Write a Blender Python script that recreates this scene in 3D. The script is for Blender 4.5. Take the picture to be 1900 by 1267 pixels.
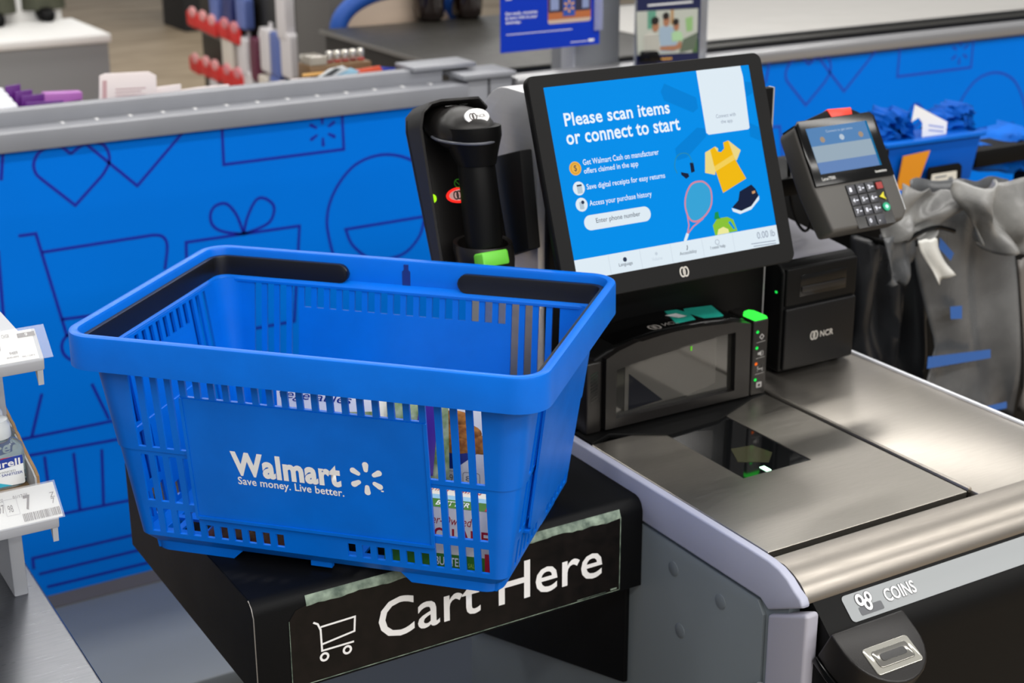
import bpy, bmesh, math, random
from mathutils import Vector, Matrix
random.seed(7)
for o in list(bpy.data.objects): bpy.data.objects.remove(o)
SC = bpy.context.scene; COL = SC.collection

# ------------------------------------------------------------------ camera
FPX, PITCH, YAW, ROLL = 2875.37546, .339115691, .53632321, .00410961403
CAM = Vector((0, 0, 1.63))
fw_ = Vector((math.sin(YAW)*math.cos(PITCH), math.cos(YAW)*math.cos(PITCH), -math.sin(PITCH)))
rt_ = Vector((math.cos(YAW), -math.sin(YAW), 0)); dn_ = fw_.cross(rt_)
RT = rt_*math.cos(ROLL) + dn_*math.sin(ROLL); DN = dn_*math.cos(ROLL) - rt_*math.sin(ROLL)
cam = bpy.data.cameras.new('camera'); co = bpy.data.objects.new('camera', cam); COL.objects.link(co)
cam.sensor_width = 36; cam.lens = FPX/1900*36; cam.clip_start = .05; cam.clip_end = 100
co.matrix_world = Matrix(((RT.x, -DN.x, -fw_.x, CAM.x), (RT.y, -DN.y, -fw_.y, CAM.y), (RT.z, -DN.z, -fw_.z, CAM.z), (0, 0, 0, 1)))
cam.dof.use_dof = True; cam.dof.focus_distance = 1.5; cam.dof.aperture_fstop = 8.5
SC.camera = co

# ------------------------------------------------------------------ light
wd = bpy.data.worlds.new('world'); SC.world = wd; wd.use_nodes = True
wd.node_tree.nodes['Background'].inputs[0].default_value = (.95, .97, 1, 1)
wd.node_tree.nodes['Background'].inputs[1].default_value = .29
def area(loc, sx, sy, power, rot=(0, 0, 0), col=(1, .97, .93)):
    l = bpy.data.lights.new('ceiling_light', 'AREA'); l.shape = 'RECTANGLE'; l.size = sx; l.size_y = sy; l.energy = power; l.color = col
    o = bpy.data.objects.new('ceiling_light', l); o.location = loc; o.rotation_euler = rot; COL.objects.link(o); return o
# rows of store ceiling strips, 4.2 m up, running along x
for yy, pw in ((-7.5, 330), (-4.7, 330), (-1.9, 240), (.9, 130), (3.7, 130), (6.5, 170), (9.5, 190)):
    area((1.5, yy, 4.2), 9, .35, pw)
vs = SC.view_settings; vs.view_transform = 'Standard'; vs.look = 'None'; vs.gamma = 1; vs.exposure = 0
try: vs.use_curve_mapping = False
except Exception: pass

# ------------------------------------------------------------------ picture <-> place helpers
def ray(p):
    return RT*((p[0]-950)/FPX) + DN*((p[1]-633.5)/FPX) + fw_
def onz(p, z): d = ray(p); return CAM + d*((z-CAM.z)/d.z)
def ony(p, y): d = ray(p); return CAM + d*((y-CAM.y)/d.y)
def onx(p, x): d = ray(p); return CAM + d*((x-CAM.x)/d.x)
class PL:
    """a plane with its own 2-D coordinates: u right, v up, n = u x v towards the viewer"""
    def __init__(s, o, u=(1, 0, 0), v=(0, 0, 1)):
        s.o = Vector(o); s.u = Vector(u).normalized(); s.v = Vector(v).normalized(); s.n = s.u.cross(s.v).normalized(); s.v = s.n.cross(s.u)
    def px(s, x, y, h=0):
        d = ray((x, y)); oo = s.o + s.n*h; q = CAM + d*(((oo-CAM).dot(s.n))/d.dot(s.n)) - s.o
        return (q.dot(s.u), q.dot(s.v))
    def M(s):
        return Matrix(((s.u.x, s.v.x, s.n.x, s.o.x), (s.u.y, s.v.y, s.n.y, s.o.y), (s.u.z, s.v.z, s.n.z, s.o.z), (0, 0, 0, 1)))
def zz(o, sc, pts): return [(o[0]+a/sc, o[1]+b/sc) for a, b in pts]

# ------------------------------------------------------------------ materials
def lin(h):
    h = h.lstrip('#'); c = [int(h[i:i+2], 16)/255 for i in (0, 2, 4)]
    return tuple(x/12.92 if x <= .04045 else ((x+.055)/1.055)**2.4 for x in c) + (1,)
MAT = {}
def mat(name, hexc, rough=.5, metal=0, spec=.5, noise=0, nscale=30, bump=0, bscale=200, alpha=1, trans=0, coat=0, stretch=None, sub=0, hex2=None, ior=1.5):
    if name in MAT: return MAT[name]
    m = bpy.data.materials.new(name); m.use_nodes = True; nt = m.node_tree; b = nt.nodes['Principled BSDF']
    c = lin(hexc); b.inputs['Base Color'].default_value = c; b.inputs['Roughness'].default_value = rough; b.inputs['Metallic'].default_value = metal
    b.inputs['Specular IOR Level'].default_value = spec; b.inputs['Alpha'].default_value = alpha; b.inputs['Transmission Weight'].default_value = trans
    b.inputs['Coat Weight'].default_value = coat; b.inputs['IOR'].default_value = ior
    if sub: b.inputs['Subsurface Weight'].default_value = sub; b.inputs['Subsurface Scale'].default_value = .01
    if noise or bump:
        tc = nt.nodes.new('ShaderNodeTexCoord'); mp = nt.nodes.new('ShaderNodeMapping'); nt.links.new(tc.outputs['Object'], mp.inputs[0])
        if stretch: mp.inputs['Scale'].default_value = stretch
        n = nt.nodes.new('ShaderNodeTexNoise'); n.inputs['Scale'].default_value = nscale; n.inputs['Detail'].default_value = 5; nt.links.new(mp.outputs[0], n.inputs[0])
        if noise:
            mx = nt.nodes.new('ShaderNodeMix'); mx.data_type = 'RGBA'
            c2 = lin(hex2) if hex2 else tuple(x*(1-noise) for x in c[:3])+(1,)
            mx.inputs[6].default_value = c; mx.inputs[7].default_value = c2
            rp = nt.nodes.new('ShaderNodeMapRange'); rp.inputs[1].default_value = .35; rp.inputs[2].default_value = .65
            nt.links.new(n.outputs[0], rp.inputs[0]); nt.links.new(rp.outputs[0], mx.inputs[0]); nt.links.new(mx.outputs[2], b.inputs['Base Color'])
            r2 = nt.nodes.new('ShaderNodeMapRange'); r2.inputs[3].default_value = max(0, rough-.08); r2.inputs[4].default_value = min(1, rough+.08)
            nt.links.new(n.outputs[0], r2.inputs[0]); nt.links.new(r2.outputs[0], b.inputs['Roughness'])
        if bump:
            n2 = nt.nodes.new('ShaderNodeTexNoise'); n2.inputs['Scale'].default_value = bscale; n2.inputs['Detail'].default_value = 3; nt.links.new(mp.outputs[0], n2.inputs[0])
            bp = nt.nodes.new('ShaderNodeBump'); bp.inputs['Strength'].default_value = bump; bp.inputs['Distance'].default_value = .001
            nt.links.new(n2.outputs[0], bp.inputs['Height']); nt.links.new(bp.outputs[0], b.inputs['Normal'])
    MAT[name] = m; return m
def emit(name, hexc, st=1.0):
    if name in MAT: return MAT[name]
    m = bpy.data.materials.new(name); m.use_nodes = True; b = m.node_tree.nodes['Principled BSDF']
    b.inputs['Base Color'].default_value = (0, 0, 0, 1); b.inputs['Roughness'].default_value = .4; b.inputs['Specular IOR Level'].default_value = .02
    b.inputs['Emission Color'].default_value = lin(hexc); b.inputs['Emission Strength'].default_value = st
    MAT[name] = m; return m

BASKET = mat('basket_blue_plastic', '#006AD8', .33, spec=.25, noise=.12, nscale=14, bump=.06, bscale=500)
WALLB = mat('wall_blue_vinyl', '#0077E6', .5, spec=.06, noise=.04, nscale=3)
NAVY = mat('print_navy', '#071FA0', .45)
RAIL = mat('rail_grey_paint', '#8B8D93', .45, noise=.06, nscale=12)
RAILD = mat('rail_dark_gap', '#3A3B3F', .6)
STEEL = mat('brushed_steel', '#A29C94', .38, 1, noise=.04, nscale=30, stretch=(1, 14, 14))
STEEL2 = mat('brushed_steel_plate', '#B2ADA4', .36, 1, noise=.04, nscale=40, stretch=(1, 14, 14))
STEELV = mat('brushed_steel_column', '#CACACC', .42, .75, noise=.05, nscale=6, stretch=(20, 2, 20))
BLACK = mat('black_plastic', '#0C0C0C', .45, spec=.12, bump=.05, bscale=900)
BLACKG = mat('black_gloss', '#050505', .16, spec=.35)
BLACKM = mat('black_powder_coat', '#08090B', .5, spec=.12, noise=.2, nscale=8, bump=.15, bscale=900)
DARK = mat('dark_grey_plastic', '#181615', .36, spec=.35, bump=.1, bscale=900)
PINB = mat('terminal_grey_plastic', '#4A4845', .5, bump=.1, bscale=900)
KPANEL = mat('kiosk_grey_panel', '#666E73', .5, bump=.15, bscale=1200)
KTRIM = mat('kiosk_lavender_trim', '#A4A7B9', .45, bump=.05, bscale=900)
KTRIM2 = mat('kiosk_front_trim', '#9A99A4', .45, bump=.05, bscale=900)
DECK = mat('deck_grey_paint', '#72777B', .5, noise=.05, nscale=6)
TAUPE = mat('wall_foot_shade', '#5B5654', .7)
WHITE = mat('print_white', '#ECECEC', .5)
WHITEP = mat('white_paint', '#F0EFEC', .45)
GREYP = mat('grey_laminate', '#8F9091', .6)
GLASS = mat('dark_glass', '#0B0C0D', .05, spec=.6)
S_BLUE = emit('screen_blue', '#0091EE', .95)
S_BLUE2 = emit('screen_blue_shade', '#0084DC', .95)
S_WHITE = emit('screen_white', '#E4F1FA', .95)
S_TEXT = emit('screen_text_white', '#EAF6FF', 1)
S_DARK = emit('screen_text_dark', '#33405A', .8)
S_MID = emit('screen_text_grey', '#8E9BB0', .9)
S_PALE = emit('screen_text_pale', '#C9D6E2', .95)

# ------------------------------------------------------------------ mesh helpers
class MB:
    def __init__(s): s.v = []; s.f = []
    def add(s, vs, fs):
        n = len(s.v); s.v += [tuple(v) for v in vs]; s.f += [tuple(i+n for i in f) for f in fs]; return s
    def bm(s, b):
        b.verts.ensure_lookup_table(); b.verts.index_update()
        s.add([v.co for v in b.verts], [[v.index for v in f.verts] for f in b.faces]); b.free(); return s
    def box(s, a, b, bev=0, seg=2, M=None):
        """box between two corners"""
        t = bmesh.new(); bmesh.ops.create_cube(t, size=1)
        c = [(a[i]+b[i])/2 for i in range(3)]; d = [abs(b[i]-a[i]) for i in range(3)]
        for v in t.verts: v.co = Vector([c[i]+v.co[i]*d[i] for i in range(3)])
        if bev: bmesh.ops.bevel(t, geom=list(t.edges), offset=min(bev, min(d)*.49), segments=seg, profile=.5, affect='EDGES')
        if M is not None: t.transform(M)
        return s.bm(t)
    def prism(s, poly, d0, d1, ax=2, bev=0, seg=2, M=None):
        """polygon (2-D) extruded along axis ax. ax=2: (x,y)->z ; ax=0: poly=(y,z) along x ; ax=1: poly=(x,z) along y"""
        t = bmesh.new()
        def P(a, b, d): return {2: (a, b, d), 0: (d, a, b), 1: (a, d, b)}[ax]
        lo = [t.verts.new(P(a, b, d0)) for a, b in poly]; hi = [t.verts.new(P(a, b, d1)) for a, b in poly]; n = len(poly)
        t.faces.new(lo[::-1]); t.faces.new(hi)
        for i in range(n): t.faces.new((lo[i], lo[(i+1) % n], hi[(i+1) % n], hi[i]))
        bmesh.ops.recalc_face_normals(t, faces=list(t.faces))
        if bev:
            ed = [e for e in t.edges if len(e.link_faces) == 2 and e.calc_face_angle(0) > .6]
            bmesh.ops.bevel(t, geom=ed, offset=bev, segments=seg, profile=.5, affect='EDGES')
        bmesh.ops.triangulate(t, faces=[f for f in t.faces if len(f.verts) > 4])
        if M is not None: t.transform(M)
        return s.bm(t)
    def flat(s, poly, h=0, fn=None):
        t = bmesh.new(); vs = [t.verts.new((a, b, h)) for a, b in poly]; f = t.faces.new(vs)
        if f.normal.z < 0 or sum(poly[i][0]*poly[(i+1) % len(poly)][1]-poly[(i+1) % len(poly)][0]*poly[i][1] for i in range(len(poly))) < 0: f.normal_flip()
        bmesh.ops.triangulate(t, faces=list(t.faces))
        if fn:
            for v in t.verts: v.co = fn(v.co.x, v.co.y, v.co.z)
        return s.bm(t)
    def stroke(s, pts, w, h=0, closed=False, fn=None):
        pts = [Vector((a, b)) for a, b in pts]; n = len(pts); L = []
        for i in range(n):
            a = pts[(i-1) % n] if (closed or i > 0) else None; b = pts[(i+1) % n] if (closed or i < n-1) else None; p = pts[i]
            d1 = (p-a).normalized() if a is not None and (p-a).length > 1e-9 else None; d2 = (b-p).normalized() if b is not None and (b-p).length > 1e-9 else None
            if d1 is None: d1 = d2
            if d2 is None: d2 = d1
            m = (d1+d2); m = m.normalized() if m.length > 1e-6 else d1
            nn = Vector((-m.y, m.x)); k = 1/max(.35, nn.dot(Vector((-d1.y, d1.x))))
            L.append((p+nn*w/2*k, p-nn*w/2*k))
        vs = []
        for a, b in L: vs += [(a.x, a.y, h), (b.x, b.y, h)]
        if fn: vs = [fn(*v) for v in vs]
        fs = [(2*i+1, 2*((i+1) % n)+1, 2*((i+1) % n), 2*i) for i in range(n if closed else n-1)]
        return s.add(vs, fs)
    def tube(s, pts, r, n=8, closed=False):
        pts = [Vector(p) for p in pts]; N = len(pts); rs = r if isinstance(r, (list, tuple)) else [r]*N
        up = Vector((0, 0, 1)); rings = []; prev = None
        for i in range(N):
            a = pts[(i-1) % N] if (closed or i > 0) else pts[i]; b = pts[(i+1) % N] if (closed or i < N-1) else pts[i]
            t = (b-a).normalized()
            if prev is None: x = t.orthogonal().normalized()
            else: x = (prev - t*prev.dot(t)).normalized()
            prev = x; y = t.cross(x); rings.append([pts[i]+(x*math.cos(k*2*math.pi/n)+y*math.sin(k*2*math.pi/n))*rs[i] for k in range(n)])
        return s.rings(rings, closed)
    def rings(s, rings, closed=False, cap=True):
        n = len(rings[0]); N = len(rings); vs = [p for r in rings for p in r]; fs = []
        for i in range(N if closed else N-1):
            j = (i+1) % N
            for k in range(n): fs.append((i*n+k, i*n+(k+1) % n, j*n+(k+1) % n, j*n+k))
        if not closed and cap: fs.append(tuple(range(n))[::-1]); fs.append(tuple((N-1)*n+k for k in range(n)))
        return s.add(vs, fs)
    def lathe(s, prof, c=(0, 0, 0), n=24, M=None):
        R = [[Vector((c[0]+r*math.cos(k*2*math.pi/n), c[1]+r*math.sin(k*2*math.pi/n), c[2]+z)) for k in range(n)] for r, z in prof]
        if M is not None: R = [[M @ p for p in r] for r in R]
        return s.rings(R)
    def grid(s, fn, nu, nv, flip=False):
        vs = [fn(i/nu, j/nv) for j in range(nv+1) for i in range(nu+1)]; w = nu+1
        fs = [(j*w+i, j*w+i+1, (j+1)*w+i+1, (j+1)*w+i) for j in range(nv) for i in range(nu)]
        return s.add(vs, [f[::-1] for f in fs] if flip else fs)
    def mesh(s, name, smooth=35):
        m = bpy.data.meshes.new(name); m.from_pydata(s.v, [], s.f); m.validate(); m.update()
        b = bmesh.new(); b.from_mesh(m); bmesh.ops.recalc_face_normals(b, faces=list(b.faces)) if s.solid else None; b.to_mesh(m); b.free()
        if smooth:
            for p in m.polygons: p.use_smooth = True
            m.set_sharp_from_angle(angle=math.radians(smooth))
        return m
    solid = False
    def build(s, name, m, parent=None, solid=True, smooth=35, M=None):
        s.solid = solid; me = s.mesh(name, smooth); o = bpy.data.objects.new(name, me); COL.objects.link(o)
        if m: me.materials.append(m)
        if parent is not None: o.parent = parent
        if M is not None: o.matrix_basis = M
        return o
def tag(o, label=None, cat=None, group=None, kind=None):
    for k, v in (('label', label), ('category', cat), ('group', group), ('kind', kind)):
        if v: o[k] = v
    return o
def thing(name, label, cat, M=None, group=None):
    o = bpy.data.objects.new(name, None); COL.objects.link(o); o.empty_display_size = .05
    if M is not None: o.matrix_basis = M if isinstance(M, Matrix) else Matrix.Translation(M)
    return tag(o, label, cat, group)
def rrect(x0, y0, x1, y1, r, n=5):
    r = min(r, abs(x1-x0)/2*.999, abs(y1-y0)/2*.999); P = []
    for cx, cy, a in ((x1-r, y1-r, 0), (x0+r, y1-r, 90), (x0+r, y0+r, 180), (x1-r, y0+r, 270)):
        for k in range(n+1):
            t = math.radians(a+90*k/n); P.append((cx+r*math.cos(t), cy+r*math.sin(t)))
    return P
def ell(cx, cy, rx, ry, n=28, a0=0, a1=360):
    full = abs(a1-a0) >= 360; m = n if full else n+1
    return [(cx+rx*math.cos(math.radians(a0+(a1-a0)*k/n)), cy+ry*math.sin(math.radians(a0+(a1-a0)*k/n))) for k in range(m)]
def smoothp(pts, k=6, closed=False):
    """Catmull-Rom through 2-D or 3-D points"""
    P = [Vector(p) for p in pts]; n = len(P); out = []
    for i in range(n if closed else n-1):
        p0 = P[(i-1) % n] if (closed or i > 0) else P[i]; p1 = P[i]; p2 = P[(i+1) % n]; p3 = P[(i+2) % n] if (closed or i < n-2) else p2
        for j in range(k):
            t = j/k; out.append(.5*((2*p1)+(p2-p0)*t+(2*p0-5*p1+4*p2-p3)*t*t+(3*p1-p0-3*p2+p3)*t*t*t))
    if not closed: out.append(P[-1])
    return [tuple(p) for p in out]
def text(s, x0, y0, x1, y1, m, parent, h=.0005, bold=0., name='lettering', fn=None, shear=0, slope=0):
    """lettering whose inked box is x0..x1, y0..y1 (x1 None keeps the proportions)"""
    c = bpy.data.curves.new('t', 'FONT'); c.body = s; c.size = 1; c.offset = bold; c.shear = shear; c.resolution_u = 3; c.space_line = .95
    if bold: c.space_character = 1+bold*1.6
    o = bpy.data.objects.new('t', c); COL.objects.link(o); dg = bpy.context.evaluated_depsgraph_get(); me = bpy.data.meshes.new_from_object(o.evaluated_get(dg))
    bpy.data.objects.remove(o); bpy.data.curves.remove(c)
    X = [v.co.x for v in me.vertices]; Y = [v.co.y for v in me.vertices]; ax, bx, ay, by = min(X), max(X), min(Y), max(Y)
    sy = (y1-y0)/(by-ay); sx = (x1-x0)/(bx-ax) if x1 is not None else sy
    for v in me.vertices:
        p = Vector((x0+(v.co.x-ax)*sx, y0+(v.co.y-ay)*sy, h)); p.y += slope*(p.x-x0)
        v.co = fn(*p) if fn else p
    me.name = name; ob = bpy.data.objects.new(name, me); COL.objects.link(ob); me.materials.append(m); ob.parent = parent; return ob
def spark(cx, cy, r0, r1, w, k0=0):
    """six round-ended petals"""
    L = []
    for k in range(6):
        a = math.radians(90+60*k+k0); d = Vector((math.cos(a), math.sin(a))); n = Vector((-d.y, d.x)); P = []
        for t in range(9):
            b = math.pi*t/8; P.append(Vector((cx, cy))+d*(r1-w/2+math.sin(b)*w/2)+n*(math.cos(b)*w/2))
        for t in range(7):
            b = math.pi*t/6; P.append(Vector((cx, cy))+d*(r0+w*.35-math.sin(b)*w*.35)-n*(math.cos(b)*w*.36))
        L.append([tuple(p) for p in P])
    return L
def flat(poly, m, parent, h=.0005, name='print', fn=None): return MB().flat(poly, h, fn).build(name, m, parent, solid=False, smooth=0)
def line(pts, w, m, parent, h=.0005, closed=False, name='line', fn=None): return MB().stroke(pts, w, h, closed, fn).build(name, m, parent, solid=False, smooth=0)
def copytree(o, parent=None):
    c = o.copy(); COL.objects.link(c); c.parent = parent
    for ch in o.children: copytree(ch, c)
    return c
def rings_logo(cx, cy, r, m, parent, h=.0006, name='logo'):
    b = MB()
    for dx in (-.42, .42): b.stroke(ell(cx+dx*r, cy, r*.62, r*.95, 20), r*.34, h, True)
    return b.build(name, m, parent, solid=False, smooth=0)

exec_order = []
# ================================================================== SETTING
YW = 3.0
fl = mat('floor_wood_tile', '#9C8C76', .5, noise=.3, nscale=1.6, stretch=(1, 3, 1), hex2='#82735E')
tag(MB().box((-12, -6, -.05), (22, 30, 0)).build('floor', fl, smooth=0), kind='structure')
wl = tag(MB().box((.2, YW, .037), (6.6, YW+.03, .99)).build('wall_back', WALLB, smooth=0), kind='structure')
tag(MB().box((.2, 2.52, 0), (6.6, YW, .037), .004).build('trim_1', DECK), kind='structure')
tag(MB().box((.2, 2.945, .037), (6.6, YW-.0005, .0395)).build('foot_shade_strip', TAUPE, smooth=0), kind='structure')  # thin dark strip stands in for the shade along the wall foot

# drawings printed on the blue wall
WP = PL((0, YW, 0))
def W(pts): return [WP.px(*p) for p in pts]
za = lambda L: zz((0, 220), 2.289, L); zb = lambda L: zz((0, 420), 2.967, L); zc_ = lambda L: zz((0, 840), 2.967, L)
def wfn(dx, dz): return lambda a, b, h: Vector((a+dx, YW-.0006, b+dz))
SOFT = mat('print_navy_soft', '#0A3FB8', .45)
for dx, dz, m in ((0, 0, NAVY), (1.879, .01, SOFT), (3.758, .01, SOFT)):
    fn = wfn(dx, dz); lw = .0062
    def D(name, *strokes, closed=False):
        b = MB()
        for s in strokes: b.stroke(s, lw, 0, closed, fn)
        b.build(name, m, wl, solid=False, smooth=0)
    D('heart_drawing', W(smoothp(za([(300, 150), (262, 122), (215, 116), (165, 145), (143, 190), (152, 232), (178, 258)]), 5)[:-1]) + W(za([(178, 258), (320, 368), (435, 240)])) + W(smoothp(za([(435, 240), (462, 190), (462, 150), (440, 112), (395, 100), (350, 112), (300, 150)]), 5)[1:]))
    D('big_heart_drawing', W(za([(362, 105), (583, 285), (775, 60)])))
    D('card_drawing', W(za([(940, -20), (950, 195), (1460, 130), (1452, -30)])))
    b = MB(); cx, cy = W(za([(1370, 52)]))[0]
    for P in spark(cx, cy, .014, .034, .0075): b.flat(P, 0, fn)
    b.build('spark_drawing', m, wl, solid=False, smooth=0)
    D('gift_drawing', W(smoothp(za([(1035, 490), (1005, 410), (962, 362), (915, 370), (893, 410), (905, 455), (950, 480), (1035, 490)]), 5)), W(smoothp(za([(1035, 490), (1050, 420), (1085, 348), (1120, 337), (1160, 365), (1160, 410), (1130, 450), (1035, 490)]), 5)), W(za([(800, 880), (790, 525), (1272, 455), (1250, 860), (1085, 890)])))
    D('bowl_drawing', W(smoothp(za([(1420, 600), (1388, 440), (1420, 310), (1510, 195), (1640, 152), (1770, 190), (1860, 310), (1890, 430), (1840, 560)]), 6)), W(za([(1803, 415), (1468, 470)])) + W(smoothp(za([(1468, 470), (1500, 540), (1590, 600), (1710, 575), (1780, 500), (1803, 415)]), 5)[1:]))
    D('cart_drawing', W(za([(78, 498), (152, 488), (285, 925)])), W(za([(180, 567), (650, 494)])) + W(smoothp(za([(650, 494), (690, 500), (710, 540), (700, 640)]), 4)[1:]), W(za([(262, 852), (680, 800)])), W(ell(319, 968, 57, 58, 24) and za(ell(319, 968, 57, 58, 24)+[(376, 968)])))
    D('basket_drawing', W(zb([(230, 920), (175, 1155)])), W(zb([(505, 865), (600, 1060)])), W(zb([(60, 1183), (680, 1058)])), W(zb([(40, 1282), (720, 1158)])), W(zc_([(245, 20), (285, 335)])), W(zc_([(405, 0), (440, 312)])), W(zc_([(560, -20), (570, 285)])), W(zc_([(230, 358), (740, 255)])))
    D('lines_drawing', W(zc_([(790, 438), (180, 580), (186, 640)])), W(zc_([(215, 667), (800, 526)])), W(zc_([(260, 738), (870, 590)])))
    D('stem_drawing', W(za([(15, 100), (5, 262)])), W(za([(-8, 560), (16, 860)])))

# rails on top of the wall
t = thing('guard_rail', 'long grey double rail with a slotted strip above the blue wall, at left', 'rail', (0, 2.985, .99))
MB().box((.2, 0, 0), (1.665, .045, .037), .002).build('front_channel', RAIL, t)
MB().box((.2, .045, .03), (1.665, .075, .0355)).build('slotted_strip', RAIL, t)
MB().box((.2, .072, .03), (1.64, .11, .066), .003).build('back_channel', RAIL, t)
for k in range(13): MB().box((.78+k*.068, .05, .0356), (.786+k*.068, .064, .037)).build('slot_tab', WHITE, t)
MB().box((1.56, .06, .064), (1.72, .15, .074), .002).build('end_plate', RAIL, t)
t = thing('rail_post', 'short grey square post joining two rails beside the handheld scanner', 'post', (1.7, 2.985, 0))
MB().box((-.03, .012, .037), (.085, .1, 1.035), .003).build('upright', RAIL, t)
MB().box((-.045, .0, 1.035), (.09, .105, 1.047), .003).build('cap', RAIL, t)
MB().box((.022, .009, .8), (.026, .012, 1.035)).build('seam', RAILD, t)
t = thing('steel_rail', 'long plain grey rail above the blue wall behind the card terminal', 'rail', (0, 2.985, 1.0))
MB().box((1.79, 0, 0), (6.6, .06, .03), .006).build('channel', mat('rail_bright', '#A2A2A4', .3, .6), t)
MB().box((2.15, .06, -.06), (6.6, .25, -.02)).build('ledge', BLACK, t)

# ================================================================== KIOSK
ZK = .865
K = thing('checkout_kiosk', 'self-checkout kiosk with brushed steel top and grey side panel', 'kiosk', (.98, 1.06, 0))
def kb(name, m, *boxes, bev=.002, seg=2):
    b = MB()
    for lo, hi in boxes: b.box((lo[0]-.98, lo[1]-1.06, lo[2]), (hi[0]-.98, hi[1]-1.06, hi[2]), bev, seg)
    return b.build(name, m, K)
kb('cabinet', KPANEL, ((.985, 1.09, .02), (1.5, 1.78, .853)))
sp = MB().prism([(1.125-1.06, .05), (1.125-1.06, .80), (1.135-1.06, .814), (1.76-1.06, .814), (1.76-1.06, .05)], 0, .006, 0, .001).build('side_panel', KPANEL, K)
for p in ((1250, 1055), (1337, 1116), (1262, 1170)):
    q = onx(p, .98); MB().lathe([(.009, 0), (.009, .0006), (.0075, .0012), (0.0001, .0012)], n=20, M=Matrix.Translation((0, q.y-1.06, q.z)) @ Matrix.Rotation(-math.pi/2, 4, 'Y')).build('hole_plug', KPANEL, sp)
# lavender edge trim with its curved nose
prof = [(1.78, .8165), (1.78, .866), (1.15, .866), (1.12, .8655), (1.104, .863), (1.09, .8575), (1.078, .849), (1.068, .844), (1.064, .8375), (1.0645, .835), (1.117, .8085), (1.123, .8125), (1.13, .8165)]
MB().prism([(y-1.06, z+.002) for y, z in prof], -.001, .0105, 0, .0025, 3).build('edge_trim', KTRIM, K)
# stainless top: a frame round the scanner plate and a bullnose front
top = MB()
top.box((.0115, 1.127-1.06, ZK-.012), (.525, 1.08-1.06+.047, ZK), 0)
nose = [(1.127, ZK-.012), (1.127, ZK), (1.108, ZK), (1.094, .861), (1.082, .855), (1.074, .8475), (1.0705, .84), (1.07, .836), (1.085, .834)]
MB().prism([(y-1.06, z) for y, z in nose], .0112, .526, 0, 0).build('front_nose', STEEL, K, smooth=50)
kb('worktop', mat('brushed_steel_worktop', '#C2BCB3', .36, 1, noise=.04, nscale=30, stretch=(1, 14, 14)), ((1.298, 1.126, ZK-.012), (1.504, 1.79, ZK)), ((.992, 1.56, ZK-.012), (1.31, 1.79, ZK-.001)), bev=.0015)
MB().tube([(1.2965-.98, 1.14-1.06, ZK+.0002), (1.2965-.98, 1.52-1.06, ZK+.0002)], .0035, 8).build('plate_bead', STEEL, K)
MB().tube([(1.504-.98, 1.1-1.06, ZK+.001), (1.504-.98, 1.79-1.06, ZK+.001)], .003, 8).build('side_bead', mat('bead_white', '#E2E4EA', .3, .3), K)
kb('gap_liner', BLACK, ((.989, 1.127, ZK-.03), (1.2985, 1.57, ZK-.009)), bev=0)
pl = MB()  # scanner plate with an opening for the scan glass
x0, x1, y0, y1 = .994, 1.2905, 1.1385, 1.49; gx0, gx1, gy0, gy1 = 1.0925, 1.197, 1.302, 1.462
pl.prism([(a-.98, b-1.06) for a, b in ((x0, y0), (x1, y0), (x1, y1+.01), (gx1, y1+.01), (gx1, gy0), (gx0, gy0), (gx0, y1-.012), (x0, y1-.012))], ZK-.008, ZK+.0005, 2, .0005, 1)
pl.build('scanner_plate', STEEL2, K)
kb('scan_glass', GLASS, ((gx0, gy0, ZK-.006), (gx1, gy1+.02, ZK-.0008)), bev=0)
MB().prism([(a-.98, b-1.06) for a, b in ((x0, 1.478), (1.03, 1.492), (gx0+.004, gy1-.01), (gx1-.02, gy1-.004), (1.265, 1.497), (1.29, 1.5), (1.29, 1.52), (x0, 1.52))], ZK-.004, ZK+.003, 2, .001).build('plate_surround', BLACK, K)
# mirrors seen under the glass
MB().prism([(1.118-.98, 1.345-1.06), (1.15-.98, 1.325-1.06), (1.172-.98, 1.345-1.06), (1.165-.98, 1.375-1.06), (1.135-.98, 1.38-1.06)], ZK-.0008, ZK-.0002, 2).build('scan_mirror', mat('mirror_olive', '#55553F', .12, .6), K)
MB().box((1.13-.98, 1.305-1.06, ZK-.0006), (1.137-.98, 1.318-1.06, ZK), 0).build('scan_lamp', emit('scan_green', '#B8FFD0', 6), K)
# front: black fascia below the nose, corner post, coin strip
kb('front_gap', BLACK, ((1.0, 1.075, .05), (1.5, 1.095, .83)), bev=0)
MB().prism([(1.056-1.06, .05), (1.056-1.06, .828), (1.0585-1.06, .833), (1.117-1.06, .805), (1.117-1.06, .05)], -.001, .017, 0, .004, 3).build('corner_post', KTRIM2, K)
MB().tube([(-.0035, 1.119-1.06, .72), (-.0035, 1.119-1.06, .60)], .004, 10).build('hinge_pin', STEELV, K)
FP = PL((.98, 1.068, .8335), (1, 0, 0), (0, .023, .0205))   # sloped strip plane
MB().prism([(y-1.06, z) for y, z in ((1.078, .8425), (1.0445, .8125), (1.036, .803), (1.032, .79), (1.031, .775), (1.031, .05), (1.09, .05))], .019, .53, 0, 0).build('front_fascia', BLACK, K, smooth=50)
def Fk(p): # picture -> kiosk-local point on the sloped face
    a, b = FP.px(*p); q = FP.o+FP.u*a+FP.v*b; return q
def Fm(a, b, h): q = FP.o+FP.u*a+FP.v*b+FP.n*(h+.0006); return q-Vector((.98, 1.06, 0))
bt, bb = -.0005, -.0305
st = flat(rrect(FP.px(1560, 1112)[0], bb, .7, bt, .005), mat('coin_strip_grey', '#8E9294', .5), K, .0002, 'coin_strip', Fm)
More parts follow.
